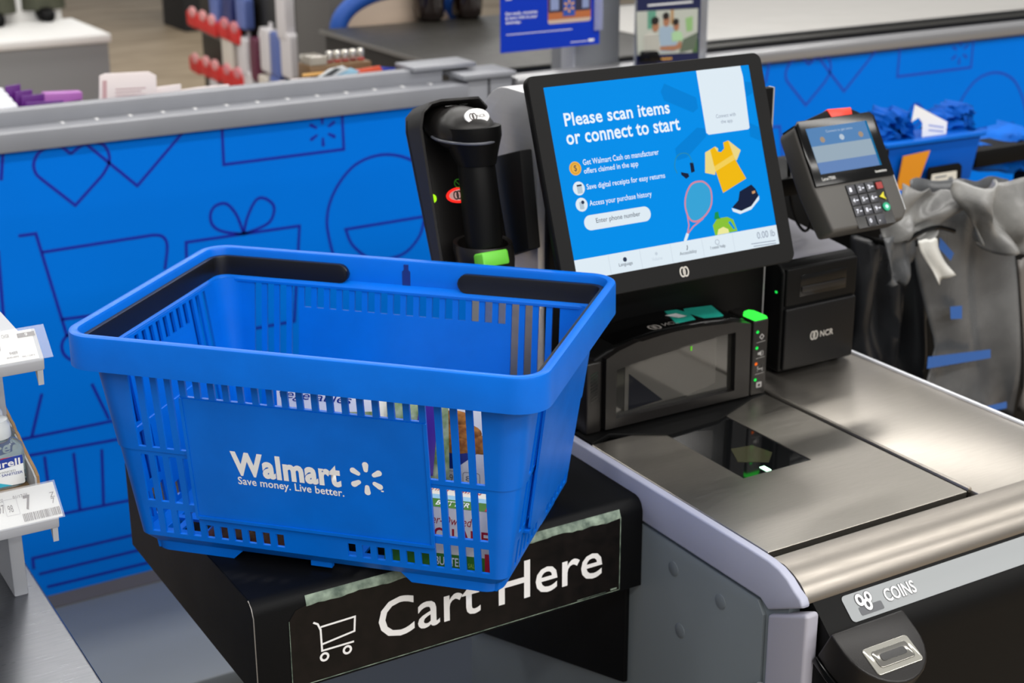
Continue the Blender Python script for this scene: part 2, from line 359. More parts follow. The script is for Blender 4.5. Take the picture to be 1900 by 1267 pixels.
# (strip continues past the frame, clipped to the fascia length)
st2 = st
for v in st.data.vertices: v.co.x = min(v.co.x, .528)
ca, cb = FP.px(1604, 1117)
flat(rrect(ca-.012, bb+.004, ca+.02, bb+.0135, .002), mat('coin_icon_dark', '#55575B', .5), st, .0005, 'coin_tray_icon', Fm)
for dx, dy, r in ((-.0055, .0035, .0068), (.0065, .0045, .0058), (.002, -.0035, .0066)):
    flat(ell(ca+dx, cb+dy, r*.9, r*1.12), mat('coin_icon_line', '#3A3B3F', .5), st, .0007, 'coin_rim_icon', Fm)
    flat(ell(ca+dx, cb+dy, r*.78, r*1.0), WHITE, st, .0009, 'coin_icon', Fm)
    flat(ell(ca+dx, cb+dy, r*.32, r*.5), mat('coin_icon_line', '#3A3B3F', .5), st, .0011, 'coin_hole_icon', Fm)
ta = FP.px(1636, 1100)[0]; tc = FP.px(1695, 1085)[0]; tb = bb+.0105
text('COINS', ta, tb-.002, tc, tb+.0135, mat('coin_icon_line', '#3A3B3F', .5), st, .0006, .05, 'lettering_outline', Fm)
text('COINS', ta+.0004, tb-.0015, tc-.0004, tb+.013, WHITE, st, .0009, .018, 'lettering', Fm)
# coin entry dome
out = [(-.062, 0)] + [(.0+.062*math.cos(math.radians(a)), -.062*math.sin(math.radians(a))*.92) for a in range(180, 361, 12)][1:] + []
out = [(-.05, .012), (-.05, -.012)] + [(.05*math.cos(math.radians(a)), -.012+.052*math.sin(math.radians(a))) for a in range(192, 360, 12)] + [(.05, -.012), (.05, .012)]
ce = MB().prism(out, -.02, .02, 2, .003, 3).build('coin_acceptor', DARK, K)
MB().prism([(x*1.04, y*1.04) for x, y in out], -.03, -.02, 2, .002).build('bezel_ring', BLACKG, ce)
MB().prism([(x*.98, y*.98) for x, y in out], -.2, -.03, 2, .002).build('skirt', BLACK, ce)
cs = MB(); cs.prism(rrect(-.031, -.048, .031, -.016, .004), .0195, .0215, 2, .0008)
cs.build('slot_frame', mat('clear_bezel', '#B8B6AC', .12, .55), ce)
MB().prism(rrect(-.024, -.042, .024, -.022, .004), .0215, .0228, 2, .0008).build('slot_rim', mat('slot_rim', '#8C8A84', .15, .7), ce)
MB().prism(rrect(-.017, -.036, .017, -.0275, .003), .0228, .0234, 2).build('slot_opening', BLACKG, ce)
ce.matrix_basis = Matrix.Translation((1.041-.98, 1.031-1.06, .797)) @ Matrix.Rotation(math.radians(28), 4, 'X')

# black bracket under the shelf
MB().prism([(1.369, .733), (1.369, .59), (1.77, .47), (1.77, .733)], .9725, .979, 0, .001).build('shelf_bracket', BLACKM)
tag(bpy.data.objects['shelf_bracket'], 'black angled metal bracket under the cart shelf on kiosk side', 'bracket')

# ================================================================== CART SHELF
S = thing('cart_shelf', 'black metal shelf box with white lettered sign, holding the basket', 'shelf', (.735, 1.346, .735))
sh = [(0, .0), (0, .0985), (.0035, .107), (.0085, .1115), (.015, .1135), (.42, .1135), (.42, .11), (.016, .11), (.008, .104), (.0035, .0985), (.0035, 0)]
MB().prism(sh, -.245, .2435, 0, 0).build('shell', BLACKM, S, smooth=60)
MB().prism([(.0006, .001), (.0006, .0985), (.0035, .1065), (.0088, .111), (.015, .113), (.42, .113), (.42, .001)], -.2462, -.243, 0, 0).build('end_plate', BLACKM, S)
MB().prism([(.0036, .001), (.0036, .0985), (.015, .11), (.42, .11), (.42, .001)], .238, .2432, 0, 0).build('end_plate', BLACKM, S)
MB().box((-.243, .004, 0), (.238, .42, .003)).build('bottom_plate', BLACKM, S)
ed = [(-.2455, -.0004, z) for z in (0, .05, .097)] + [(-.2455, .004, .107), (-.2455, .012, .1125)]
MB().tube(ed, .0007, 6).build('worn_edge', mat('worn_edge_metal', '#8D8A86', .4, .6), S)
SPL = PL((.735, 1.346, .735))
def Sp(*p): return SPL.px(*p)
sgm = mat('sign_black_film', '#090808', .4, spec=.2, noise=.5, nscale=60, hex2='#130F0E')
gl = mat('sign_worn_edge', '#8FA08F', .7, noise=.7, nscale=70, hex2='#4A5A50')
SF = lambda a, b, h: Vector((a, -h-.0004, b))
x0s, x1s, z0s, z1s = -.207, .2115, .0035, .1035
sg = flat([(x0s, z0s), (x1s, z0s), (x1s, .0985), (x0s+.025, .0985), (x0s+.008, .094), (x0s, .083)], sgm, S, .0003, 'sign', SF)
# worn top edge of the sign wraps over the rounded shelf front
rb = []
for k in range(60):
    a = x0s+.02+(x1s-x0s-.02)*k/59; rb.append(a)
b = MB(); vs = []; fs = []
for k, a in enumerate(rb):
    lo = .0968+.0015*math.sin(a*90)*math.sin(a*37)+random.uniform(-.0008, .0008)
    for (y, z) in ((-.0009, lo), (-.0009, .0985), (.0012, .1035), (.0026, .107)): vs.append((a, y-.0002, z))
for k in range(59):
    for j in range(3): fs.append((k*4+j, k*4+4+j, k*4+5+j, k*4+1+j))
b.add(vs, fs); b.build('sign_worn_top', gl, sg, solid=False)
line([(x1s, z0s), (x1s, .0985)], .0012, gl, sg, .0006, name='sign_worn_side', fn=SF); line([(x0s, z0s), (x1s, z0s)], .0009, gl, sg, .0006, name='sign_worn_bottom', fn=SF); line([(x0s, z0s), (x0s, .083)], .0007, gl, sg, .0006, name='sign_worn_side', fn=SF)
z2 = lambda L: zz((440, 880), 2.436, L)
def S2(L): return [Sp(*p) for p in z2(L)]
p0 = S2([(640, 738)])[0]; p1 = S2([(1648, 360)])[0]; p2 = S2([(1062, 520)])[0]
base = S2([(720, 738)])[0][1]
cap = S2([(1310, 385)])[0][1]; hb = S2([(1312, 555)])[0][1]
pc_ = S2([(1098, 600)])[0]; ph_ = S2([(1180, 590)])[0]
text('Cart', p0[0], hb, pc_[0], cap, WHITE, sg, .0009, .008, 'lettering', SF); text('Here', ph_[0], hb, p1[0], cap, WHITE, sg, .0009, .008, 'lettering', SF)
ic = MB()
ic.stroke(S2([(342, 668), (362, 675), (375, 700), (382, 795), (526, 752)]), .0022, .0009, fn=SF)
ic.stroke(S2([(375, 688), (530, 640), (528, 705), (384, 765)]), .0022, .0009, fn=SF)
for c in ((393, 822), (496, 790)):
    q = S2([c])[0]; ic.stroke(ell(q[0], q[1], .0042, .0042, 20), .0026, .0009, True, SF)
ic.build('cart_icon', WHITE, sg, solid=False, smooth=0)
q = S2([(1700, 515)])[0]; flat(rrect(q[0]-.005, q[1]-.001, q[0]+.004, q[1]+.001, .0005), gl, sg, .0009, 'tiny_mark', SF)
q = S2([(1535, 568)])[0]; line([q, (q[0]+.04, q[1])], .0006, gl, sg, .0009, name='fine_print', fn=SF)

# ================================================================== BASKET
ZB = .8485; BYAW = -.8132
B = thing('shopping_basket', 'blue plastic hand basket with folded black handles on the black shelf', 'basket', Matrix.Translation((.6705, 1.4630, ZB+.0003)) @ Matrix.Rotation(BYAW, 4, 'Z'))
def A_(z): return .210+.028*(z-.025)/.2
def B_(z): return .133+.025*(z-.025)/.2
def R_(z): return .014+.016*(z-.025)/.2
PT, OP = .01625, .0092
def side_cols(N):
    T = (N-1)*PT+OP; L = []
    for i in range(N): L += [-T/2+i*PT, -T/2+i*PT+OP]
    return L
levels = [.0215, .027, .043, .057, .066, .123, .1277, .1283, .133, .198, .2225, .2275]
def ringcols(zl):
    """points round the wall at one level + per-interval ids"""
    st_ = .0012 if zl >= .128 else 0
    a, b_, r = A_(zl)+st_, B_(zl)+st_, R_(zl); P = []; ids = []
    for si, (N, half, other) in enumerate(((24, a, b_), (14, b_, a), (24, a, b_), (14, b_, a))):
        cols = [-(half-r)]+side_cols(N)+[half-r]
        for k, c in enumerate(cols):
            P.append({0: (c, -other), 1: (other, c), 2: (-c, other), 3: (-other, -c)}[si])
            ids.append((si, k-1) if k < len(cols)-1 else ('c', si))
        for k in range(1, 10):
            t = math.radians(-90+90*si+90*k/10); cx = {0: a-r, 1: a-r, 2: -(a-r), 3: -(a-r)}[si]; cy = {0: -(b_-r), 1: b_-r, 2: b_-r, 3: -(b_-r)}[si]
            P.append((cx+r*math.cos(t), cy+r*math.sin(t))); ids.append(('c', si))
    return P, ids
vs = []; fs = []
for z in levels: P, ids = ringcols(z); vs += [(x, y, z) for x, y in P]
n = len(ids)
def hole(idv, zm):
    si, k = idv
    if si == 'c' or k < 0 or k % 2: return False
    N = (24, 14, 24, 14)[si]; s = k//2
    if k >= 2*N: return False
    nl = 4 if N == 24 else 3; long_ = s < nl or s >= N-nl
    if long_: return .027 < zm < .057 or .066 < zm < .123 or .133 < zm < .2225
    if .198 < zm < .2225: return True
    mid = (10 <= s <= 13) if N == 24 else (6 <= s <= 7)
    return .027 < zm < .043 and not mid
for j in range(len(levels)-1):
    zm = (levels[j]+levels[j+1])/2
    for i in range(n):
        if not hole(ids[i], zm): fs.append((j*n+i, j*n+(i+1) % n, (j+1)*n+(i+1) % n, (j+1)*n+i))
wall = MB().add(vs, fs).build('basket_wall', BASKET, B, solid=False, smooth=30)
md = wall.modifiers.new('thickness', 'SOLIDIFY'); md.thickness = .0032; md.offset = -1; md.use_even_offset = True; ms = wall.modifiers.new('crisp', 'EDGE_SPLIT'); ms.split_angle = math.radians(35)
def rr(a, b, r, n=8):
    return rrect(-a, -b, a, b, r, n)
# chamfered foot
rg = []
for a, b_, r, z in ((.2095, .1325, .0138, .0215), (.2005, .1235, .013, .011), (.1965, .1195, .011, .0105), (.2045, .1275, .012, .0215)):
    rg.append([Vector((x, y, z)) for x, y in rr(a, b_, r)])
MB().rings(rg, closed=True).build('foot_bevel', BASKET, B)
for sx in (-1, 1):
    for sy in (-1, 1):
        P = [(sx*.09, sy*.1235)] + [(sx*(.2005-.02+.02*math.cos(t)), sy*(.1235-.02+.02*math.sin(t))) for t in [math.pi/2-k*math.pi/12 for k in range(7)]] + [(sx*.2005, sy*.045), (sx*.196, sy*.045), (sx*.196, sy*.119), (sx*.09, sy*.119)]
        lo = [(x*.992 if abs(x) > .1 else sx*.102, y*.992) for x, y in P]
        MB().rings([[Vector((x, y, .0115)) for x, y in P], [Vector((x, y, 0)) for x, y in lo]]).build('foot', BASKET, B)
    MB().box((-.012, sx*.119-.003, .004), (.012, sx*.119+.0035, .0115)).build('foot_tab', BASKET, B)
bg = MB()
for k in range(-5, 6): bg.box((k*.036-.004, -.121, .0105), (k*.036+.004, .121, .0135))
for k in range(-3, 4): bg.box((-.199, k*.034-.004, .0108), (.199, k*.034+.004, .0138))
bg.build('base_grid', BASKET, B)
# rim
rp = [(-.0225, .2235), (-.0205, .2275), (-.0118, .2295), (-.011, .2585), (-.0095, .2615), (-.007, .2625), (-.003, .2625), (-.0008, .2612), (0, .2588), (.0004, .225), (-.0022, .225), (-.0028, .2555), (-.0088, .2555), (-.0092, .2325), (-.018, .2305), (-.0225, .2265)]
rg = [[Vector((x, y, z)) for x, y in rr(.2585+o, .177+o, .034+o, 9)] for o, z in rp]
MB().rings(rg, closed=True).build('rim', BASKET, B, smooth=40)
# folded handles lying in the rim recess
HB = mat('handle_black', '#0B0B0C', .38, bump=.05, bscale=600)
def handle(sgn, ub):
    a, b_, r = .2585-.0155, .177-.0155, .0185
    path = []
    n1 = 14
    for k in range(n1): path.append((sgn*(ub+(a-r-ub)*k/n1), b_))
    for k in range(7): t = math.radians(90-90*k/6); path.append((sgn*(a-r+r*math.cos(t)), b_-r+r*math.sin(t)))
    for k in range(1, 10): path.append((sgn*a, (b_-r)*(1-2*k/10)))
    for k in range(7): t = math.radians(-90*k/6); path.append((sgn*(a-r+r*math.cos(t)), -(b_-r)+r*math.sin(t)))
    for k in range(n1): path.append((sgn*(ub+(a-r-ub)*(1-(k+1)/n1)), -b_))
    P = [Vector((x, y)) for x, y in path]; R = []; N = len(P); zc, hh = .2415, .0115
    # rounded ends
    e0 = [P[0]+(P[0]-P[1]).normalized()*hh*math.sin(math.radians(d)) for d in (88, 65, 40, 20)]; e1 = [P[-1]+(P[-1]-P[-2]).normalized()*hh*math.sin(math.radians(d)) for d in (20, 40, 65, 88)]
    H = [math.cos(math.radians(d)) for d in (88, 65, 40, 20)] + [1]*N + [math.cos(math.radians(d)) for d in (20, 40, 65, 88)]
    Q = e0+P+e1
    for i, p in enumerate(Q):
        d = (Q[min(i+1, len(Q)-1)]-Q[max(i-1, 0)]).normalized(); nn = Vector((-d.y, d.x)); w = .0033; h = hh*H[i]
        S_ = [(w, -h), (w, h*.85), (w*.8, h), (-w*.8, h), (-w, h*.85), (-w, -h)]
        R.append([Vector((p.x+nn.x*s, p.y+nn.y*s, zc+z)) for s, z in S_])
    return MB().rings(R).build('handle', HB, B, smooth=30)
handle(-1, .082); handle(1, .078)
MB().prism([(-.004, .2315), (.006, .2315), (.006, .249), (.0038, .251), (.0038, .2575), (-.0018, .2575), (-.0018, .251), (-.004, .249)], .1648, .1662, 1).build('latch_slot', mat('slot_shadow_blue', '#052A78', .6), B)
# front sign panel with lettering
def fwp(u, z, h): return Vector((u, -(B_(z)+h+(.0012 if z >= .128 else .0)), z))
def fws(u, z, h): # smooth plane in front of the wall
    return Vector((u, -(B_(z)+.0012+h), z))
pn = MB(); P = rrect(-.1325, .0545, .1325, .1965, .002, 2)
pn.rings([[fws(x, z, -.001) for x, z in P], [fws(x, z, .0012) for x, z in P]]); fp = pn.build('front_panel', BASKET, B, smooth=0)
pb = MB(); pb.rings([[fws(x, z, -.001) for x, z in P2] for P2 in (0,)] if False else [[fws(x, z, .0) for x, z in rrect(-.134, .052, .134, .0555, .001, 2)], [fws(x, z, .0028) for x, z in rrect(-.134, .052, .134, .0555, .001, 2)]]); pb.build('panel_ledge', BASKET, B, smooth=0)
for sx in (-1, 1):
    P3 = rrect(min(sx*.131, sx*.1345), .0545, max(sx*.131, sx*.1345), .197, .001, 2); MB().rings([[fws(x, z, 0) for x, z in P3], [fws(x, z, .0024) for x, z in P3]]).build('panel_edge', BASKET, B, smooth=0)
for sx in (-1, 1):
    P4 = rrect(-.098, .058, .098, .2235, .006, 3)
    MB().rings([[Vector((sx*(A_(z)+.0035), y*(B_(z)/.158), z)) for y, z in P4], [Vector((sx*(A_(z)+.0062), y*(B_(z)/.158), z)) for y, z in P4]]).build('end_panel', BASKET, B, smooth=0)
    P5 = rrect(-.1, .054, .1, .0585, .001, 2); MB().rings([[Vector((sx*(A_(z)-.001), y*(B_(z)/.158), z)) for y, z in P5], [Vector((sx*(A_(z)+.0062), y*(B_(z)/.158), z)) for y, z in P5]]).build('end_ledge', BASKET, B, smooth=0)
FT = lambda a, b, h: fws(a, b, .0012+h)
text('Walmart', -.0846, .1118, .0376, .1405, WHITE, fp, .0004, .044, 'lettering', FT)
text('Save money. Live better.', -.0793, .0985, .0395,   .1105, WHITE, fp, .0004, .014, 'lettering', FT)
b = MB()
for Pk in spark(.0657, .1262, .0075, .0195, .0068): b.flat(Pk, .0004, FT)
b.flat(rrect(.0805, .1125, .0835, .1143, .0008), .0004, FT); b.build('spark_emblem', WHITE, fp, solid=False, smooth=0)

# groceries in the basket (each stands on the basket's base)
Bm = B.matrix_basis
def inb(u, v, z, rz=0, rx=0, ry=0): return Bm @ Matrix.Translation((u, v, z)) @ Matrix.Rotation(rz, 4, 'Z') @ Matrix.Rotation(rx, 4, 'X') @ Matrix.Rotation(ry, 4, 'Y')
CREAM = mat('carton_cream', '#F3EEDD', .45); RED = mat('print_red', '#B4182A', .45); GREEN = mat('print_green', '#3E7D1E', .45); SKY = mat('print_sky', '#9CCFE8', .45); LBLUE = mat('print_deep_blue', '#0A2E8C', .4); BROWN = mat('nugget_brown', '#C98335', .6, noise=.4, nscale=160, hex2='#8E4F17')
t = thing('butter_carton', 'cream butter carton with red lettering and green band behind basket slots', 'carton', inb(.132, -.0835, .0142, .02))
BH = .074
MB().box((-.062, -.033, 0), (.062, .033, BH), .001).build('box', CREAM, t)
FB = lambda a, b, h: Vector((a, -.0331-h, b)); FTp = lambda a, b, h: Vector((a, b, BH+.0001+h))
flat([(-.062, .004), (.062, .004), (.062, .021), (-.062, .021)], GREEN, t, .0002, 'green_band', FB)
text('BUTTER', -.006, .0075, .025, .0175, WHITE, t, .0004, .015, 'lettering', FB); text('SALTED', .03, .008, .045, .013, mat('print_lime', '#A9C94A', .5), t, .0004, 0, 'lettering', FB)
flat([(.048, .0), (.062, .0), (.062, .026), (.048, .026)], RED, t, .0005, 'red_flag', FB)
text('LAND O LAKES', -.058, .035, .06, .051, RED, t, .0003, .02, 'lettering', FB); text('Farmer-Owned', -.03, .055, .035, .065, RED, t, .0003, 0, 'lettering', FB, .3)
flat([(-.062, -.033), (.062, -.033), (.062, -.014), (-.062, -.014)], GREEN, t, .0002, 'green_band', FTp); text('BUTTER', -.006, -.029, .03, -.018, WHITE, t, .0004, .015, 'lettering', FTp)
flat([(-.062, -.014), (.062, -.014), (.062, -.004), (-.062, -.004)], SKY, t, .0002, 'sky_band', FTp); text('Farmer-Owned', -.03, .004, .035, .02, RED, t, .0003, 0, 'lettering', FTp, .3)
flat([(.048, -.033), (.062, -.033), (.062, -.008), (.048, -.008)], RED, t, .0005, 'red_flag', FTp)
t = thing('nugget_box', 'tall white food box with golden nuggets picture behind the butter carton', 'box', inb(.118, .002, .0142, .02))
MB().box((-.07, -.022, 0), (.07, .022, .152), .001).build('box', WHITEP, t)
FN = lambda a, b, h: Vector((a, -.0221-h, b))
flat([(-.07, .094), (.025, .094), (.0, .074), (-.07, .07)], LBLUE, t, .0002, 'blue_wedge', FN)
for cx, cy, rx, ry in ((.0, .103, .024, .0125), (.012, .118, .02, .011), (-.018, .12, .018, .012), (.028, .105, .02, .012), (.002, .134, .02, .009)):
    MB().lathe([(1, -.2), (1, .05), (.8, .35), (.4, .5), (.01, .52)], n=18, M=Matrix.Translation((cx, -.0215, cy)) @ Matrix.Rotation(math.pi/2, 4, 'X') @ Matrix.Diagonal((rx, ry, .004, 1))).build('nugget_picture', BROWN, t)
for k, s in enumerate(('120', '190', '8g')):
    line(rrect(-.035+k*.022, .056, -.016+k*.022, .071, .003), .0006, mat('print_grey', '#70747A', .5), t, .0003, True, 'nutrition_frame', FN); text(s, -.032+k*.022, .0585, -.019+k*.022, .067, mat('print_grey', '#70747A', .5), t, .0003, 0, 'lettering', FN)
t = thing('vegetable_box', 'white frozen vegetable box with blue script, seen above the lettered basket panel', 'box', inb(-.0155, -.033, .0142))
MB().box((-.058, -.02, 0), (.058, .02, .168), .001).build('box', WHITEP, t)
FV = lambda a, b, h: Vector((a, -.0201-h, b))
text('vegetables', -.054, .148, .03, .161, LBLUE, t, .0003, 0, 'lettering', FV, .35)
flat([(-.058, .132), (.058, .146), (.058, .08), (-.058, .08)], mat('print_pale_green', '#C9CFA0', .5, noise=.5, nscale=90, hex2='#8FA24A'), t, .0002, 'vegetable_picture', FV)
t = thing('purple_bag', 'clear salad bag with purple corner band behind the basket slots', 'bag', inb(.082, -.035, .0142))
def pil(u, v): a = (u-.5)*2; b_ = (v-.5)*2; e = max(0, (1-a**4)*(1-b_**4)); return a, b_, e
CLEARB = mat('salad_bag_film', '#B9C4A0', .25, noise=.6, nscale=60, hex2='#6E8C46', bump=.5, bscale=120)
bgm = MB(); bgm.grid(lambda u, v: Vector(((u-.5)*.07, -.011*pil(u, v)[2]-.0015*math.sin(v*31)*pil(u, v)[2], v*.16)), 14, 18).grid(lambda u, v: Vector(((u-.5)*.07, .010*pil(u, v)[2], v*.16)), 14, 18, True); bgm.build('bag_film', CLEARB, t)
pbm = MB(); pbm.grid(lambda u, v: Vector((-.002+u*.022+v*.008, -.0125*pil(.55+u*.3, .45+v*.45)[2]-.002, .075+v*.08)), 5, 8); pbm.build('purple_band', mat('print_purple', '#4B2A92', .35), t, solid=False)
t = thing('brown_snack_bag', 'dark brown glossy bag low in the basket behind small square slots', 'bag', inb(-.065, -.09, .0142))
sb = MB(); sb.grid(lambda u, v: Vector(((u-.5)*.15, (v-.5)*.06, .005+.03*pil(u, v)[2]+.003*math.sin(u*27)*math.cos(v*19)*pil(u, v)[2])), 18, 14).grid(lambda u, v: Vector(((u-.5)*.15, (v-.5)*.06, .0045-.004*pil(u, v)[2])), 18, 14, True); sb.build('bag_film', mat('brown_film', '#24130A', .25, noise=.6, nscale=80, hex2='#5E3A1A'), t)

# ================================================================== SCANNER TOWER
TW = PL((1.0, 1.505, ZK+.003))
t = thing('barcode_scanner_tower', 'black upright barcode scanner window with green lit status column', 'scanner', TW.M())
def T(*p): return TW.px(*p)
arch = [(.0, 0), (.0, .099)] + [(.034+.216*k/12, .105+.016*math.sin(math.pi*(.15+.75*k/12))) for k in range(13)] + [(.262, .108), (.262, 0)]
body = MB().prism([(.012, 0), (.012, .098), (.034, .107)] + [(.034+.22*k/12, .107+.009*math.sin(math.pi*k/12)) for k in range(1, 13)] + [(.262, .102), (.262, 0)], -.09, 0, 2, .004, 3); body.build('housing', BLACK, t)
# raised frame round the window
wi = [(.042, .016), (.042, .082)] + [(.042+.188*k/10, .082+.016*math.sin(math.pi*.5*k/10)) for k in range(1, 11)] + [(.232, .016)]
fo = [(.026, .004), (.026, .099), (.045, .107), (.075, .114)] + [(.08+.13*k/6, .113+.004*math.sin(math.pi*k/6)) for k in range(7)] + [(.225, .113), (.255, .106), (.257, .004)]
def ringframe(inner, outer, h0, h1, name, m, parent):
    # strip between two outlines sampled by angle
    import math as _m
    cx = sum(p[0] for p in inner)/len(inner); cy = sum(p[1] for p in inner)/len(inner)
    def cast(poly, a):
        d = Vector((_m.cos(a), _m.sin(a))); best = None
        for i in range(len(poly)):
            p = Vector(poly[i])-Vector((cx, cy)); q = Vector(poly[(i+1) % len(poly)])-Vector((cx, cy)); e = q-p; den = d.x*e.y-d.y*e.x
            if abs(den) < 1e-12: continue
            s = (p.x*e.y-p.y*e.x)/den; u = (p.x*d.y-p.y*d.x)/den
            if s > 0 and -1e-6 <= u <= 1+1e-6 and (best is None or s < best): best = s
        return (cx+d.x*best, cy+d.y*best)
    N = 96; A = sorted([2*_m.pi*k/N for k in range(N)] + [_m.atan2(p[1]-cy, p[0]-cx) % (2*_m.pi) for p in list(inner)+list(outer)])
    A = [a for i, a in enumerate(A) if i == 0 or a-A[i-1] > 1e-4]
    I = [cast(inner, a) for a in A]; O = [cast(outer, a) for a in A]
    R = [[Vector((x, y, h0)) for x, y in O], [Vector((x, y, h1)) for x, y in O], [Vector((x, y, h1)) for x, y in I], [Vector((x, y, h0)) for x, y in I]]
    return MB().rings(R, closed=True).build(name, m, parent, smooth=25)
ringframe(wi, fo, -.002, .009, 'window_frame', DARK, t)
gl_ = flat(wi, mat('scan_window_glass', '#23221F', .07, spec=.7, coat=.3), t, .0006, 'scan_window')
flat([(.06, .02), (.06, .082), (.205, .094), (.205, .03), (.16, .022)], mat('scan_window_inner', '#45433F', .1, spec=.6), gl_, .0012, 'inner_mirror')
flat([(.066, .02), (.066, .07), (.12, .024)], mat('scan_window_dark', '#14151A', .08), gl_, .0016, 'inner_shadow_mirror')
flat(rrect(.162, .083, .1645, .089, .0005), emit('seg_green', '#7BE03A', .8), gl_, .002, 'digit')
lv = MB().box((.0, 0, -.06), (.0235, .096, .004), .003, 3).build('speaker_panel', DARK, t)
for k in range(9): MB().prism([(.006, .042+k*.0045), (.0165, .046+k*.0045), (.0165, .0485+k*.0045), (.006, .0445+k*.0045)], .0035, .0045, 2).build('vent_slot', BLACKG, lv)
ind = MB().box((.262, 0, -.05), (.288, .107, .006), .003, 3).build('indicator_column', DARK, t)
MB().prism([(.263, .106), (.2645, .1135), (.272, .1145), (.283, .1115), (.287, .106)], -.02, .0065, 2, .002).build('status_light', emit('status_green', '#3DFF4A', 1.3), t)
for k, c in enumerate(('green', 'green', 'orange', 'green')):
    y = .0905-k*.0225
    flat(ell(.269, y, .0024, .0022, 12), emit('led_green', '#20E050', 1.2) if c == 'green' else emit('led_orange', '#F06A1E', 1.1), ind, .0064, 'indicator_led')
    if k: line([(.268, y+.0075), (.283, y+.0085)], .0006, mat('mark_grey', '#9A9896', .5), ind, .0064, name='divider')
mk = mat('mark_grey', '#9A9896', .5)
line([(.273, .083), (.2765, .0865), (.28, .083), (.2765, .0795)], .0013, mk, ind, .0064, True, 'arrow_icon')
flat([(.271, .058), (.274, .058), (.277, .0555), (.277, .0635), (.274, .0615), (.271, .0615)], mk, ind, .0064, 'sound_icon'); line(ell(.277, .0597, .003, .004, 8, -60, 60), .0009, mk, ind, .0064, name='sound_wave_icon')
line([(.272, .0415), (.272, .034), (.272, .0375), (.28, .0375), (.28, .0415), (.28, .034)], .0014, mk, ind, .0064, name='scale_icon')
flat(rrect(.271, .011, .28, .019, .001), mk, ind, .0064, 'weight_icon'); flat(ell(.2755, .0145, .002, .002, 12), DARK, ind, .0068, 'weight_hole_icon')
# black top face: maker's mark and teal tag
TT = lambda a, b, h: Vector((a, .1165+h+.03*0, b))
tp_ = MB().prism([(.02, 0), (.02, .101), (.06, .112), (.11, .117), (.19, .117), (.24, .112), (.262, .105), (.262, 0)], -.1, -.004, 2, .006, 3).build('hood', BLACKG, t)
def hoodtop(a, b, h):  # lies on the sloping front lip of the hood
    return Vector((a, .1172-.00*b+h, b))
rings_logo(.118, -.018, .0075, mat('mark_dim', '#8A8580', .5), tp_, .0004).data.transform(Matrix(((1, 0, 0, 0), (0, 0, 1, .117), (0, 1, 0, 0), (0, 0, 0, 1))))
text('NCR', .132, -.024, .156, -.014, mat('mark_dim', '#8A8580', .5), tp_, .0006, 0, 'lettering', lambda a, b, h: Vector((a, .1172+h, b)))
TE = mat('teal_tape', '#159E8C', .5, noise=.2, nscale=60)
tt = MB().box((.15, .1172, -.062), (.228, .1184, -.016), 0).build('teal_tag', TE, t)
for v in tt.data.vertices:
    v.co.x += (v.co.z+.016)*-.35; v.co.y -= max(0, v.co.x-.2)*.12
MB().prism([(.155, -.046), (.165, -.03), (.178, -.03), (.172, -.046)], .1186, .1188, 1).build('printed_mark', WHITE, tt)

# ================================================================== KIOSK COLUMN + MONITOR
t = thing('kiosk_column', 'brushed steel column with rounded top and black front behind the touchscreen', 'column', (1.1, 1.62, ZK))
pr = [(1.585-1.62, 0), (1.73-1.62, 0), (1.73-1.62, .351)] + [(1.66-1.62+.07*math.cos(math.radians(a)), .351+.07*math.sin(math.radians(a))) for a in range(0, 91, 10)] + [(1.585-1.62, .421)]
MB().prism(pr, -.12, .225, 0, .002).build('sheet_cover', STEELV, t)
MB().box((-.11, 1.573-1.62, 0), (.238, 1.585-1.62, .40), .001).build('front_cover', BLACK, t)
MB().box((.238, 1.574-1.62, .02), (.2405, 1.585-1.62, .4)).build('cover_edge', STEELV, t)
MB().box((-.05, 1.558-1.62, .27), (.05, 1.575-1.62, .39), .004).build('monitor_mount', BLACK, t)
q0 = onx((921, 283), .966)
MB().prism([(q.y-1.62, q.z-ZK) for q in [onx(p, .966) for p in ((921, 290), (969, 278), (986, 462), (935, 478))]], .962-1.1, .98-1.1, 0, .002).build('cradle_mount', mat('black_flat', '#060606', .7), t)

MT = .3449; MO = (1.1023, 1.4865, 1.2016)
MP = PL(MO, (1, 0, 0), (0, math.sin(MT), math.cos(MT)))
MON = thing('touchscreen_monitor', 'large black-framed touchscreen showing blue welcome screen', 'monitor', MP.M())
MB().prism(rrect(-.173, -.139, .174, .129, .011, 6), -.012, -.0008, 2, .003, 3).build('casing', BLACK, MON)
MB().prism(rrect(-.115, -.1, .135, .1, .02, 6), -.045, -.011, 2, .004, 3).build('rear_hump', BLACK, MON)
ringframe(rrect(-.152, -.114, .152, .114, .0005, 1), rrect(-.1715, -.1375, .1725, .1275, .010, 6), -.0012, .0, 'bezel', mat('bezel_black', '#121212', .5, spec=.15, bump=.06, bscale=1200), MON)
rings_logo(-.0004, -.1265, .0058, mat('bezel_mark', '#B9B6AE', .5), MON, .0006)
SCR = flat([(-.152, -.114), (.152, -.114), (.152, .114), (-.152, .114)], S_BLUE, MON, -.0006, 'screen')
zm = lambda x, y: MP.px(960+x/2.6963, 90+y/2.6963)
def Z(L): return [zm(*p) for p in L]
